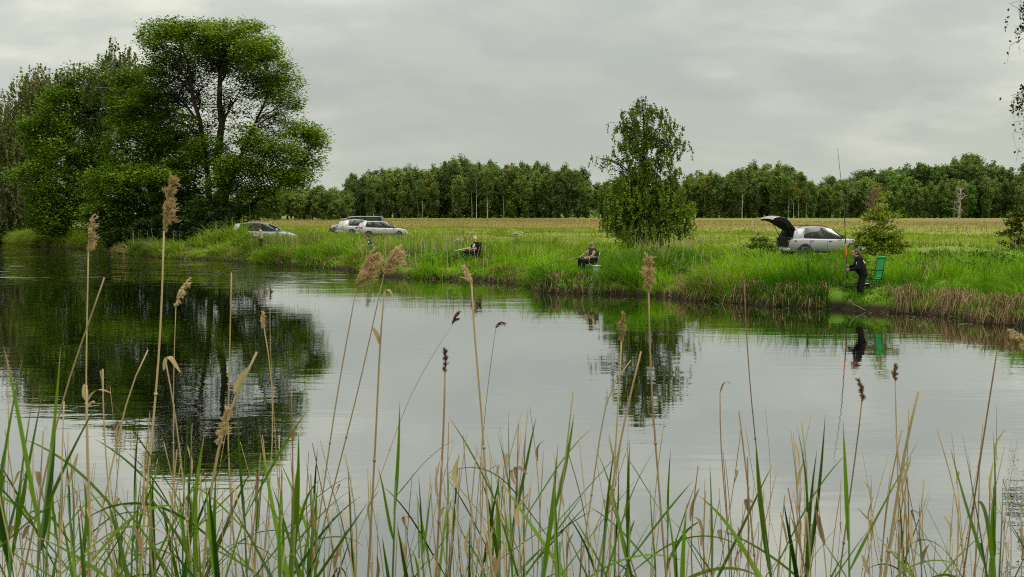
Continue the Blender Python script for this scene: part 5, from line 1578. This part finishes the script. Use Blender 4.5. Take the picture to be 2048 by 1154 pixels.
def landing_net():
    a = at(1236, 523, 54.6); c = at(1281, 503, 55.2); tipp = at(1312, 495.5, 55.6)
    e = empty("landing_net", a, 0, "landing net propped on the bank with its dark bag hanging", "landing net")
    A = Vector((0, 0, 0)); C = c - a; T = tipp - a
    b = Buf(); b.tube([tuple(A), tuple(C * .5), tuple(C)], [.014, .013, .012], 6); b.obj("handle", M['rod_black'], e, True)
    side = (T - C).cross(Vector((0, 0, 1))).normalized() * .24
    L = [C, C + (T - C) * .55 + side * .8, T + side, T - side, C + (T - C) * .55 - side * .8, C]
    b = Buf(); b.tube([tuple(p) for p in L], .010, 6); b.obj("hoop", M['rod_black'], e, True)
    # net bag: knotted strands
    b = Buf(); n = 14
    rim = smooth_pts(L, n * 2); low_ = C + (T - C) * .62 + Vector((0, 0, -.42))
    rows = []
    for k in range(7):
        f = k / 6; rows.append([np.asarray(r_) * (1 - f) + np.asarray(tuple(low_)) * f + np.array([0, 0, -.10 * math.sin(f * 3.1)]) for r_ in rim])
    for k in range(7): b.tube(np.array(rows[k]), .004, 4, cap=False)
    for i in range(0, n * 2): b.tube(np.array([rows[k][i] for k in range(7)]), .004, 4, cap=False)
    b.obj("bag", M['net'], e)
    b = Buf(); b.tube([(0.42 * C.x, 0.42 * C.y, 0.42 * C.z), (0.42 * C.x, 0.42 * C.y, -.25)], .010, 6)
    b.tube([(0.84 * C.x, 0.84 * C.y, 0.84 * C.z), (0.84 * C.x, 0.84 * C.y, -.20)], .010, 6); b.obj("rest", M['tube_pale'], e, True)


landing_net()


def tub(name, label, loc, w, d, h, mat, rz=0, lid=True, cat="box"):
    e = empty(name, loc, rz, label, cat)
    b = Buf(); n = 16
    prof = [(.90, 0), (1.0, h), (1.04, h), (1.04, h + .02)]
    V = []
    for k, z in prof:
        for i in range(n):
            t = 2 * math.pi * i / n; ct, st_ = math.cos(t), math.sin(t); q_ = (abs(ct) ** 5 + abs(st_) ** 5) ** (-1 / 5)
            V.append((ct * q_ * w / 2 * k, st_ * q_ * d / 2 * k, z))
    b.add(V, [[k * n + i, k * n + (i + 1) % n, (k + 1) * n + (i + 1) % n, (k + 1) * n + i] for k in range(3) for i in range(n)])
    b.obj("shell", mat, e, True)
    b = Buf(); b.box((0, 0, h + .028), (w * .98, d * .98, .02)); b.obj("lid", mat, e)
    b = Buf(); b.tube([(-w * .5, 0, h * .9), (-w * .3, -d * .45, h * .55), (w * .3, -d * .45, h * .55), (w * .5, 0, h * .9)], .006, 6); b.obj("carry_handle", M['tube_pale'], e)
    return e


tub("tackle_box", "white plastic tackle box behind the chair of the angler in vest", at(1193, 541, 57.0), .30, .24, .17, M['white_plastic'], .3)
tub("bait_tub", "small white bait tub on the ground under the green chair", ground_at(1743, 45.5), .13, .13, .06, M['white_plastic'], .2, True, "tub")
tub("tackle_bag", "black tackle bag with pale lid between the upright angler and green chair", ground_at(1732, 45.1), .26, .24, .17, M['fabric_dark'], .1, True, "bag")
b = Buf(); sheet(b, [(-.11, .215), (0, .225), (.10, .205), (.15, .15)], .10, .012); o = b.obj("cloth", M['white_cloth']); o.location = ground_at(1732, 45.1); tag(o, "crumpled white cloth lying on the black tackle bag", "cloth")


# old stump on the bank edge below the angler in vest
def stump(label, loc, h, r, lean):
    rng = np.random.default_rng(3); b = Buf(); n = 14; V = []
    for k, z in enumerate(np.linspace(-.1, h, 8)):
        for i in range(n):
            t = 2 * math.pi * i / n; q_ = r * (1.15 - .35 * k / 7) * (1 + .16 * math.sin(3 * t + 1) + .08 * rng.normal())
            V.append((math.cos(t) * q_ + lean * z, math.sin(t) * q_, z + (.06 * math.cos(t) if k == 7 else 0)))
    b.add(V, [[k * n + i, k * n + (i + 1) % n, (k + 1) * n + (i + 1) % n, (k + 1) * n + i] for k in range(7) for i in range(n)])
    for i in range(1, n - 2, 2): b.add([V[7 * n], V[7 * n + i], V[7 * n + i + 1], V[7 * n + i + 2]], [[0, 1, 2, 3]])
    o = b.obj("stump", M['stump_wood'], None, True); o.location = loc; tag(o, label, "stump")


M['stump_wood'] = simple("stump_wood", (0.20, 0.165, 0.13), 0.95, noise=0.55, nscale=9, spec=0.05)
s_ = onz(1183, 587.5, 0.0); stump("pale weathered stump at the water edge below the angler in vest", s_, .40, .14, .14)

# white umbel flowers in the bank grass
M['petal'] = simple("white_umbel", (0.66, 0.68, 0.60), 0.8)


def umbel_plant(label, px, py, Y, n, spread, seed):
    rng = np.random.default_rng(seed); base = ground_at(px, Y); zt = at(px, py, Y).z - base.z
    e = empty("umbel_plant", base, 0, label, "wildflower")
    for i in range(n):
        x, y, z = rng.normal(0, spread), rng.normal(0, spread * .5), zt + rng.normal(0, spread * .35)
        b = Buf(); b.tube([(0, 0, -.05), (x * .5, y * .5, z * .6), (x, y, z)], [.009, .007, .005], 4); b.obj("stem", M['green_stem'], e)
        b = Buf()
        for k in range(34):
            a, q_ = rng.random() * 6.28, .10 * math.sqrt(rng.random()); ellipsoid(b, (x + math.cos(a) * q_, y + math.sin(a) * q_, z + .02 - q_ * q_ * 2), (.014, .014, .008), 6, 4)
        b.obj("flower_head", M['petal'], e)


umbel_plant("white flowering umbel plant standing above the grass between the seated anglers", 1030, 466, 74, 11, .26, 1)
umbel_plant("fainter white flowering plant behind the angler with white print", 912, 477, 80, 7, .22, 2)


# dark nettle clumps and leafy herbs dotted over the bank
def herb_mesh(seed):
    rng = np.random.default_rng(seed); b = Buf()
    n = 1400; d = rng.normal(0, 1, (n, 3)); d /= np.linalg.norm(d, axis=1)[:, None]; d[:, 2] = np.abs(d[:, 2])
    P = d * (0.45 + .55 * rng.random((n, 1)) ** .5) * np.array([1, 1, .72]) * (0.85 + .3 * rng.random((n, 1)))
    leaves(b, P, .10, (0.030, 0.080, 0.008), (0.125, 0.225, 0.018), .4, None, rng)
    return b.mesh("herb_leaves", M['leaf'])


HERB = [herb_mesh(400 + i) for i in range(4)]
for i, (px, py, Y, s, zs) in enumerate(((975, 492, 69, .9, .8), (998, 486, 72, .7, .8), (1855, 560, 50, .8, .9), (1890, 555, 50.5, .8, .8), (1925, 550, 51, .9, .8), (1820, 552, 51, .7, .8),  # clumps right of the green chair stand in for a hollow's shadow
                                        (600, 470, 92, .9, .7), (640, 480, 88, .8, .8), (470, 500, 93, 1.2, 1.0), (440, 508, 95, 1.3, 1.0), (505, 490, 90, 1.0, .9), (560, 505, 84, .9, .7),
                                        (1480, 560, 53, .7, .6), (1560, 575, 50.5, .7, .7), (1640, 545, 52, .8, .7), (1180, 500, 64, .6, .9), (1420, 500, 66, .8, .7), (1500, 500, 66, .7, .8),
                                        (860, 520, 70, .7, .7), (780, 510, 75, .7, .7), (690, 505, 80, .9, .8), (1250, 560, 55.5, .6, .7), (1340, 560, 54, .7, .7), (1960, 500, 62, 1.0, .8),
                                        (2000, 520, 56, 1.0, .8), (1880, 500, 64, .8, .8), (1720, 600, 45.5, .5, .6), (920, 540, 65.5, .7, .7), (1100, 560, 57, .7, .6), (820, 535, 70, .8, .7))):
    x = at(px, py, Y).x; e = empty("nettle_clump", (x, Y, gz(x, Y)), rw.random() * 6.28, "dark green leafy nettle clump in the bank grass", "nettles", "nettle clumps on the far bank")
    s *= 1.25; e.scale = (s, s, s * zs); link("foliage", HERB[i % 4], e)

# waterlily pads and the drifting leaf blade close to the bank at right
M['pad'] = simple("lily_pad", (0.16, 0.20, 0.06), 0.4, noise=0.3, nscale=6)
for i, (px, py, w) in enumerate(((1840, 652, .10), (1925, 648, .14), (1938, 648, .10), (1990, 652, .08), (1480, 632, .07), (2030, 666, .08))):
    p = onz(px, py, 0.008); b = Buf(); n = 14
    V = [(0, 0, 0)] + [(math.cos(t) * w, math.sin(t) * w * .8, .004 * math.sin(3 * t)) for t in np.linspace(.25, 6.03, n)]
    b.add(V, [[0, 2 * k + 1, 2 * k + 2, 2 * k + 3] for k in range((n - 1) // 2)])
    o = b.obj("lily_pad", M['pad']); o.location = p; o.rotation_euler = (0, 0, rw.random() * 6); tag(o, "flat water lily pad floating close under the bank", "lily pad", "lily pads under the bank")
# dead twigs sticking out of the bank below the standing angler
for i, (P, lab) in enumerate(([[(1698, 598), (1712, 612), (1738, 624)], "thin dead branch sloping into the water by the upright angler"], [[(1704, 608), (1722, 614), (1742, 632)], "lower dead branch dipping into the water by the upright angler"],
                              [[(1922, 617), (1914, 632), (1908, 642)], "pale snapped stick leaning in the water at right"], [[(1926, 618), (1920, 632), (1913, 641)], "second pale snapped stick beside the leaning one"],
                              [[(1685, 572), (1686, 590), (1686, 602)], "dark rod rest stuck in the bank before the upright angler"])):
    Y = 43.2 if P[0][0] < 1800 else 41.0
    W3 = [at(a, c, Y) for a, c in P]; base = W3[-1]; b = Buf(); b.tube(smooth_pts([w - base for w in W3], 8), np.linspace(.006, .011, 8), 6)
    o = b.obj("stick", M['deadwood' if 'dark' not in lab else 'rod_black'], None, True); o.location = base; tag(o, lab, "stick")
# ================================================================== FOREGROUND REEDS
rr = random.Random(9)
PK = np.random.default_rng(77)


def plume(buf, rach, length, spread, side, n_br, dens, droop=1.0, spik=0.011):
    """a reed panicle: fine nodding branches set with small spikelets. rach: points from base to tip"""
    rach = np.asarray(rach, float)
    t = np.linspace(0, 1, len(rach))
    for i in range(n_br):
        k = (i + PK.random()) / n_br * 0.93
        p0 = np.array([np.interp(k, t, rach[:, a]) for a in range(3)])
        tan = np.array([np.interp(min(k + .05, 1), t, rach[:, a]) for a in range(3)]) - p0
        tan /= np.linalg.norm(tan) + 1e-9
        sd = PK.normal(0, 1, 3); sd[1] *= 0.7; sd = sd * 0.55 + np.asarray(side) * (0.9 + 0.4 * PK.random())
        sd /= np.linalg.norm(sd)
        L = length * spread * (0.55 + 0.6 * PK.random()) * (1.0 - 0.55 * k) * (0.55 + 0.45 * min(1, k * 5))
        u = np.linspace(0, 1, 7)[:, None]
        B = p0 + tan * L * (u * 0.85) + sd * L * 0.55 * u ** 1.2 - np.array([0, 0, 1.0]) * L * 0.45 * droop * u ** 2
        # hair
        w = 0.0011
        off = np.cross(tan, [0, 1, 0.2]); off = off / (np.linalg.norm(off) + 1e-9) * w
        V = np.stack([B - off, B + off], 1).reshape(-1, 3)
        Q = [[2 * a, 2 * a + 1, 2 * a + 3, 2 * a + 2] for a in range(6)]
        buf.add(V, Q)
        m = max(6, int(dens * L / length * 44))
        kk = PK.random(m) * 0.9 + 0.1
        C = np.stack([np.interp(kk, u[:, 0], B[:, a]) for a in range(3)], -1) + PK.normal(0, L * 0.06, (m, 3))
        D = tan * 0.8 + sd * 0.4 - np.array([0, 0, 0.5 * droop]) * 0.8
        D = D[None] + PK.normal(0, 0.35, (m, 3)); D /= np.linalg.norm(D, axis=1)[:, None]
        S = np.cross(D, PK.normal(0, 1, (m, 3))); S /= np.linalg.norm(S, axis=1)[:, None]
        ln = spik * (0.6 + 0.8 * PK.random(m))[:, None]
        V = np.stack([C - D * ln, C - S * ln * 0.13, C + D * ln, C + S * ln * 0.13], 1).reshape(-1, 3)
        buf.add(V, np.arange(m)[:, None] * 4 + [[0, 1, 2, 3]])


def stem_down(top_pts, Y, foot_dx=None):
    """photo points of a stem (top first) -> world points, carried on down to the near bank"""
    W = [at(a, b, Y) for a, b in top_pts]
    d = (W[-1] - W[-2]).normalized() if len(W) > 1 else Vector((0, 0, -1))
    z0 = float(near_z(Y)) - 0.05
    if d.z > -0.3: d = Vector((0, 0, -1))
    k = (z0 - W[-1].z) / d.z
    W.append(W[-1] + d * k * 0.5); W.append(W[-1] + d * k * 0.5 * 0.98 + Vector((0, 0, 0)))
    W[-1].z = z0
    return W


def dry_reed(label, pts, Y, r=0.0032, head=None, mat='reed_stem', group=None, cat="reed", curl=None):
    """head: (points bottom->tip in photo pixels, spread, side (+1 right, -1 left), branches, density, dark)"""
    W = stem_down(pts, Y)
    base = W[-1].copy()
    P = smooth_pts([w - base for w in W], 26)
    e = empty("dry_reed", base, 0, label, cat, group)
    b = Buf(); b.tube(P, np.linspace(r * 0.62, r * 1.25, 26), 6)
    # nodes
    for k in (5, 10, 15, 20):
        b.tube([P[k] - [0, 0, .004], P[k], P[k] + [0, 0, .004]], [r * 1.0, r * 1.5, r * 1.0], 6)
    b.obj("stem", M[mat], e, True)
    if head:
        hp, spread, side, nb_, dens, dk = head[:6]
        H = [at(a, c, Y) - base for a, c in hp]
        Rr = smooth_pts(H, 9); L = float(np.linalg.norm(Rr[-1] - Rr[0]))
        h = Buf()
        h.tube(Rr, np.linspace(0.0018, 0.0006, 9), 4)
        plume(h, Rr, L, spread, (side, -0.2, 0.0), nb_, dens, spik=max(0.006, min(0.012, L * 0.05)))
        h.obj("plume", M['plume_dark' if dk else 'plume'], e)
    if curl:
        for c_ in curl:      # dried leaf ends: (list of photo points, width)
            Cp = smooth_pts([at(a, c, Y) - base for a, c in c_[0]], 9)
            w = c_[1] * np.sin(np.linspace(0.25, math.pi * 0.97, 9)) ** 0.8
            sd = np.array([1.0, 0.3, 0.25]); V = np.stack([Cp - sd * w[:, None], Cp + sd * w[:, None]], 1).reshape(-1, 3)
            c2 = Buf(); c2.add(V, [[2 * a, 2 * a + 1, 2 * a + 3, 2 * a + 2] for a in range(8)]); c2.obj("dry_leaf", M[mat], e, True)
    return e


dry_reed("tallest dry reed with big tan plume and side tuft, before the trees", [(328, 462), (324, 600), (318, 720), (305, 860), (294, 980)], 3.9, .0042,
         ([(328, 464), (331, 430), (335, 395), (344, 351)], .42, .5, 44, 2.3, False))
dry_reed("dry reed with nodding tan plume at far left over the water", [(177, 500), (175, 600), (172, 740), (173, 860), (176, 1000)], 4.1, .0034,
         ([(177, 505), (178, 480), (181, 455), (184, 434)], .50, .6, 34, 1.9, False))
dry_reed("leafless pale stalk leaning right beside the left plume", [(209, 555), (180, 640), (150, 720), (118, 820), (105, 880)], 3.3, .0030)
dry_reed("short dry reed with small curled tan plume over dark reflection", [(352, 612), (348, 700), (346, 860), (350, 1000)], 4.3, .0022,
         ([(352, 614), (356, 590), (366, 570), (377, 561)], .50, .5, 24, 1.5, False))
dry_reed("straight pale stalk without plume left of the reflection edge", [(463, 545), (461, 650), (457, 780), (455, 900), (462, 1000)], 4.2, .0032)
dry_reed("dry reed whose wide brown plume leans right, left one of the pair", [(713, 574), (705, 620), (690, 700), (672, 800), (655, 920)], 3.7, .0024,
         ([(713, 575), (720, 550), (730, 530), (738, 516)], 0.95, 1.0, 64, 2.6, False))
dry_reed("dry reed whose wide brown plume stands upright, right one of the pair", [(768, 548), (760, 585), (745, 650), (722, 760), (690, 885)], 3.6, .0022,
         ([(768, 550), (773, 533), (779, 518), (784, 505)], 1.05, .8, 64, 2.6, False))
dry_reed("dry stalk with hooked bare top below the plume pair", [(768, 592), (763, 640), (758, 700), (756, 790), (750, 900)], 3.4, .0032, None, 'reed_stem', None, "reed",
         [([(768, 594), (770, 578), (777, 577), (783, 585), (786, 594)], .0032), ([(745, 654), (750, 662), (757, 676), (758, 688)], .005)])
dry_reed("dry reed with thin drooping tan plume bent to the left, mid river", [(943, 568), (946, 640), (953, 720), (962, 800), (970, 930)], 3.5, .0034,
         ([(943, 570), (941, 556), (936, 542), (929, 531)], .42, -.9, 20, 1.6, False), 'reed_stem', None, "reed", [([(943, 565), (932, 556), (918, 553)], .0035)])
dry_reed("brown dry reed with closed narrow seed head in mid river", [(890, 738), (891, 790), (887, 860), (882, 960)], 3.3, .0034,
         ([(890, 745), (891, 725), (891, 706), (888, 693)], .30, .2, 22, 1.6, True), 'reed_dark')
dry_reed("tall dry reed with round brown plume before the lone birch reflection", [(1297, 580), (1299, 680), (1303, 790), (1312, 900), (1320, 1000)], 3.8, .0034,
         ([(1297, 582), (1297, 558), (1297, 535), (1297, 514)], .55, .05, 44, 2.2, False))
dry_reed("dry reed with narrow tan plume left of the birch reflection", [(1243, 680), (1240, 740), (1236, 810), (1230, 920)], 3.6, .0030,
         ([(1243, 682), (1244, 662), (1245, 642), (1246, 626)], .38, .1, 32, 2.0, False))
dry_reed("broken pale stalk leaning right in the birch reflection", [(1282, 703), (1262, 780), (1244, 860), (1232, 930)], 3.2, .0032)
dry_reed("pale stalk with snapped top pointing right near the birch reflection", [(1262, 720), (1240, 721), (1224, 726), (1212, 790), (1196, 900)], 3.5, .0024)
dry_reed("long thin dry stalk crossing the far bank, right of the birch reflection", [(1488, 560), (1491, 640), (1497, 740), (1508, 860), (1520, 960)], 3.7, .0020, None, 'reed_dark')
dry_reed("dry reed with ragged dark brown head below the standing angler", [(1724, 800), (1720, 850), (1712, 900), (1704, 960)], 3.4, .0026,
         ([(1724, 802), (1725, 785), (1722, 770), (1716, 758)], .42, -.1, 20, 1.6, True), 'reed_dark')
dry_reed("dry reed with small pointed dark head below the green chair", [(1790, 758), (1791, 800), (1793, 860), (1795, 940)], 3.6, .0022,
         ([(1790, 760), (1790, 748), (1790, 738), (1790, 727)], .45, .1, 16, 1.6, True))
dry_reed("stout dry stalk leaning right, bottom right part of the reeds", [(1837, 783), (1822, 840), (1808, 900), (1796, 980)], 3.0, .0042)
dry_reed("long thin stalk leaning right near the right edge", [(1994, 702), (1980, 790), (1966, 880), (1950, 990)], 3.3, .0026, None, 'reed_dark')
dry_reed("bulrush-like broken reed shedding pale fluff, bottom left", [(514, 704), (498, 732), (478, 768), (455, 830), (432, 900), (420, 980), (412, 1080)], 2.9, .0040,
         ([(438, 890), (444, 860), (450, 835), (455, 815)], .42, .1, 34, 2.4, False), 'reed_stem', None, "reed",
         [([(470, 785), (478, 765), (488, 745), (492, 736)], .009)])
dry_reed("thin reed with sparse drooping head before the tree reflection", [(528, 655), (540, 700), (544, 760), (548, 860), (540, 960)], 3.9, .0024,
         ([(528, 656), (527, 645), (526, 634), (525, 624)], .40, .1, 18, 1.6, False))
dry_reed("thin stalk with small curled tip right of the birch reflection", [(1440, 785), (1438, 830), (1440, 880), (1446, 950)], 3.5, .0020, None, 'reed_dark', None, "reed",
         [([(1440, 786), (1446, 766), (1455, 761), (1462, 767)], .0028)])
dry_reed("thin reed with two ragged seed tufts leaning right over mid river", [(905, 648), (880, 690), (840, 745), (815, 800), (790, 870)], 4.4, .0016,
         ([(905, 648), (906, 642), (908, 636), (911, 630)], 1.1, .7, 9, 1.4, True))
dry_reed("thin reed with hooked seed tuft right of mid river", [(992, 655), (985, 700), (975, 770), (968, 850)], 4.4, .0016,
         ([(992, 656), (995, 648), (1001, 644), (1008, 646)], .6, .4, 10, 1.4, True))
dry_reed("faint thin reed with small tuft at upper left of the plume pair", [(540, 598), (538, 640), (540, 690), (544, 760)], 4.6, .0016,
         ([(540, 600), (540, 590), (541, 580), (539, 571)], .5, .4, 10, 1.2, True))
dry_reed("dry reed with bushy plume cut off by the right edge", [(2052, 694), (2056, 760), (2060, 860)], 3.4, .0030,
         ([(2054, 700), (2046, 682), (2036, 668), (2024, 660)], .5, -.6, 24, 1.8, False))
dry_reed("brown stalk with curled dead leaf right of the plume cluster at left", [(330, 715), (338, 760), (352, 820), (360, 900)], 3.1, .0026, None, 'reed_stem', None, "reed",
         [([(328, 740), (330, 715), (337, 705), (346, 722), (361, 745)], .0055)])
dry_reed("pale stalk with curling white dead leaves at left", [(173, 770), (172, 820), (176, 880), (178, 960)], 2.9, .0032, None, 'reed_stem', None, "reed",
         [([(174, 805), (182, 785), (200, 776), (222, 786)], .0035), ([(176, 815), (184, 800), (190, 806)], .004), ([(172, 800), (170, 782), (168, 768)], .006)])
dry_reed("thin dry stalk with drooping tip at left", [(206, 738), (203, 790), (208, 860), (215, 950)], 3.2, .0026, None, 'reed_stem', None, "reed",
         [([(206, 740), (200, 736), (206, 760), (204, 772)], .003)])
dry_reed("arching thin dry stalk over the dark reflection at left", [(296, 700), (283, 697), (272, 720), (258, 780), (235, 880), (222, 940)], 3.3, .0026)

# the many plain dry stems
for i in range(290):
    lf = rr.random()
    px = rr.uniform(-40, 2090)
    if rr.random() < 0.35: px = rr.choice((60, 240, 540, 880, 960, 1010, 1210, 1500, 1610, 1780, 1830, 1920)) + rr.gauss(0, 34)
    top = rr.triangular(770, 1150, 1020) if px > 620 else rr.triangular(740, 1130, 980)
    Y = rr.uniform(2.7, 5.2)
    dx = rr.gauss(0, 34)
    bend = rr.gauss(0, 8)
    e = dry_reed("plain dry reed stem among the many tan stems in front", [(px + dx, top), (px + dx * 0.55 + bend, top + 130), (px, top + 300)], Y, rr.uniform(.0010, .0026), None,
                 rr.choice(('reed_stem', 'reed_dark', 'reed_stem')), "plain dry reed stems in front", "reed",
                 [([(px + dx * .6 + bend, top + 110), (px + dx * .6 + bend + rr.uniform(-12, 12), top + 80), (px + dx * .6 + bend + rr.uniform(-26, 26), top + 62 + rr.uniform(-30, 40))], rr.uniform(.002, .0055))] if rr.random() < 0.5 else None)


# ---- green reeds: stem and long blades, each blade its own part
def blade_mesh(seed):
    """a reed blade 1 m long: out of the stem, arching over"""
    g = np.random.default_rng(seed)
    n = 15; t = np.linspace(0, 1, n)
    a0 = R(g.uniform(8, 48)); bend = R(g.choice([g.uniform(0, 12), g.uniform(5, 30), g.uniform(5, 25), g.uniform(50, 110)]))
    kink = g.uniform(0.25, 0.8)
    ang = a0 + bend * np.clip((t - kink * 0.5) / (1 - kink * 0.5), 0, 1) ** 1.4
    ds_ = 1.0 / (n - 1)
    x = np.r_[0, np.cumsum(np.sin(ang[:-1]) * ds_)]; z = np.r_[0, np.cumsum(np.cos(ang[:-1]) * ds_)]
    y = 0.05 * np.sin(t * 3 + g.uniform(0, 6)) * t
    w = 0.034 * np.clip(t / 0.10, 0.30, 1) * (1 - t ** 1.7) ** 0.9 + 0.0008
    tw = g.uniform(-0.7, 0.7) * t
    b = Buf()
    P = np.stack([x, y, z], -1)
    nrm = np.stack([np.cos(ang), 0 * ang, -np.sin(ang)], -1)
    sd = np.stack([nrm[:, 0] * np.sin(tw), np.cos(tw), nrm[:, 2] * np.sin(tw)], -1)
    fold = -nrm * (w * 0.22)[:, None]
    V = np.stack([P - sd * w[:, None], P + fold, P + sd * w[:, None]], 1).reshape(-1, 3)
    Q = []
    for i in range(n - 1):
        Q += [[3 * i, 3 * i + 1, 3 * i + 4, 3 * i + 3], [3 * i + 1, 3 * i + 2, 3 * i + 5, 3 * i + 4]]
    b.add(V, Q, np.stack([np.repeat(t, 3), np.tile([0.0, 0.5, 1.0], n), np.zeros(3 * n)], -1))
    return b.mesh("reed_blade", M['blade'], True)


BLADES = [blade_mesh(200 + i) for i in range(26)]


def straight_blade(seed):
    g = np.random.default_rng(seed); n = 12; t = np.linspace(0, 1, n)
    x = 0.05 * t ** 2 * g.uniform(-1, 1.5); w = 0.036 * np.clip(0.45 + t * 2.2, 0, 1) * (1 - t ** 2.2) + 0.0006
    P = np.stack([x, 0.03 * np.sin(3 * t), t], -1)
    a = g.uniform(0, 0.9); sd = np.array([math.sin(a), math.cos(a), 0])
    V = np.stack([P - sd * w[:, None], P + np.array([math.cos(a), -math.sin(a), 0]) * (w * .25)[:, None], P + sd * w[:, None]], 1).reshape(-1, 3)
    Q = []
    for i in range(n - 1):
        Q += [[3 * i, 3 * i + 1, 3 * i + 4, 3 * i + 3], [3 * i + 1, 3 * i + 2, 3 * i + 5, 3 * i + 4]]
    b = Buf(); b.add(V, Q, np.stack([np.repeat(t, 3), np.tile([0.0, 0.5, 1.0], n), np.zeros(3 * n)], -1)); return b.mesh("reed_spear", M['blade'], True)


SPEARS = [straight_blade(300 + i) for i in range(8)]


def green_reed(px, top, Y, lean=0.0, n_leaf=5, spear=0.34, leaf=0.40, label=None, facing=None):
    """px, top: photo pixel of the spear's tip; lean: photo pixels the foot lies further left(-)/right(+) per 300 px"""
    z0 = float(near_z(Y)) - 0.05
    T = at(px, top, Y)
    k = Y / F_PX
    foot = Vector((T.x + lean * k * (T.z - z0) / (300 * k) * 0.9, Y + rr.uniform(-.05, .05), z0))
    e = empty("green_reed", foot, 0, label or "green reed shoot with long blades among the foreground reeds", "reed", None if label else "green reed shoots in front")
    top_v = T - foot
    d = top_v.normalized(); Ls = top_v.length
    sp = spear
    n = 10
    P = np.array([tuple(top_v * t + Vector((rr.gauss(0, .002), rr.gauss(0, .002), 0)) + Vector((0.0, 0, 0))) for t in np.linspace(0, 1 - sp * 0.7 / Ls, n)])
    b = Buf(); b.tube(P, np.linspace(0.0042, 0.0022, n), 6); b.obj("stem", M['green_stem'], e, True)
    q0 = Vector((0, 0, 1)).rotation_difference(d)
    s = link("leaf", rr.choice(SPEARS), e); s.rotation_mode = 'QUATERNION'
    s.rotation_quaternion = q0 @ Quaternion((0, 0, 1), rr.uniform(0, 6.28)); s.location = tuple(top_v - d * sp); wq = sp * rr.uniform(.35, .75); s.scale = (wq, wq, sp)
    az = rr.uniform(0, 6.28) if facing is None else facing
    for i in range(n_leaf):
        f = Ls - sp * 0.85 - i * rr.uniform(0.07, 0.14)
        if f < 0.15: break
        L = leaf * rr.uniform(0.7, 1.15)
        f = min(f, Ls - L * 0.92)
        if f < 0.1: continue
        o = link("leaf", rr.choice(BLADES), e); o.rotation_mode = 'QUATERNION'
        a = az + i * math.pi + rr.gauss(0, 0.5)
        o.rotation_quaternion = q0 @ Quaternion((0, 0, 1), a)
        o.location = tuple(d * f); ws = rr.uniform(.22, .55); o.scale = (L, L * ws, L)
    return e


for (px, top, Y, lean, nl, sp, lf, lab) in (
        (121, 690, 2.9, -38, 3, .30, .40, "green reed with the tallest upright blade at left"),
        (44, 712, 2.9, -60, 4, .36, .42, "green reed leaning in from the left edge, broad blade"),
        (63, 775, 3.0, -45, 4, .30, .40, "green reed with broad blade just right of the edge one"),
        (384, 782, 3.4, -14, 4, .30, .38, "green reed with upright blade over the dark reflection"),
        (480, 798, 3.2, 10, 4, .32, .40, "green reed with blades right of the bulrush-like stalk"),
        (281, 795, 3.2, -20, 4, .28, .36, "green reed with upright blades between the left plumes' stems"),
        (797, 800, 3.4, -14, 4, .28, .26, "lone green reed shoot with side leaf at mid left"),
        (1017, 818, 3.6, 8, 3, .26, .30, "slim green reed left of the bent tip, mid river"),
        (1050, 826, 3.3, -6, 4, .26, .34, "green reed with bent tip leaf in the middle"),
        (1117, 885, 2.9, -40, 4, .34, .40, "green reed with broad blade leaning right in the middle"),
        (1147, 824, 3.2, -60, 2, .22, .30, "slim green reed whose tip leans far right in the middle"),
        (1262, 880, 3.1, -6, 3, .26, .34, "green reed below the lone birch reflection"),
        (1424, 918, 3.2, 4, 4, .26, .34, "upright green reed right of the birch reflection"),
        (1650, 828, 3.0, -30, 5, .34, .38, "tall green reed spear at right before the water"),
        (1689, 838, 3.2, 16, 4, .28, .34, "slim green reed right of the tall spear"),
        (1512, 878, 3.0, 40, 4, .30, .36, "green reed leaning left with long blade at right"),
        (1918, 862, 2.9, 70, 3, .34, .40, "green reed blade leaning left near right edge"),
        (1986, 858, 3.3, 14, 4, .26, .36, "slim green reed near the right edge"),
        (2004, 950, 3.0, -4, 5, .28, .38, "green reed with drooping side leaves at right edge"),
        (600, 860, 3.1, -20, 4, .30, .38, "green reed right of the tree reflection"),
        (700, 930, 3.1, 8, 4, .28, .36, "green reed below the plume pair")):
    green_reed(px, top, Y, lean, nl, sp, lf, lab)
for i in range(66):
    px = rr.uniform(-60, 2110)
    if rr.random() < 0.42: px = rr.uniform(-60, 640)
    top = rr.triangular(860, 1130, 990) if px > 640 else rr.triangular(800, 1110, 920)
    green_reed(px, top, rr.uniform(2.6, 4.6), rr.gauss(0, 26), rr.randint(4, 7), rr.uniform(.18, .30), rr.uniform(.26, .40))
build_grass()
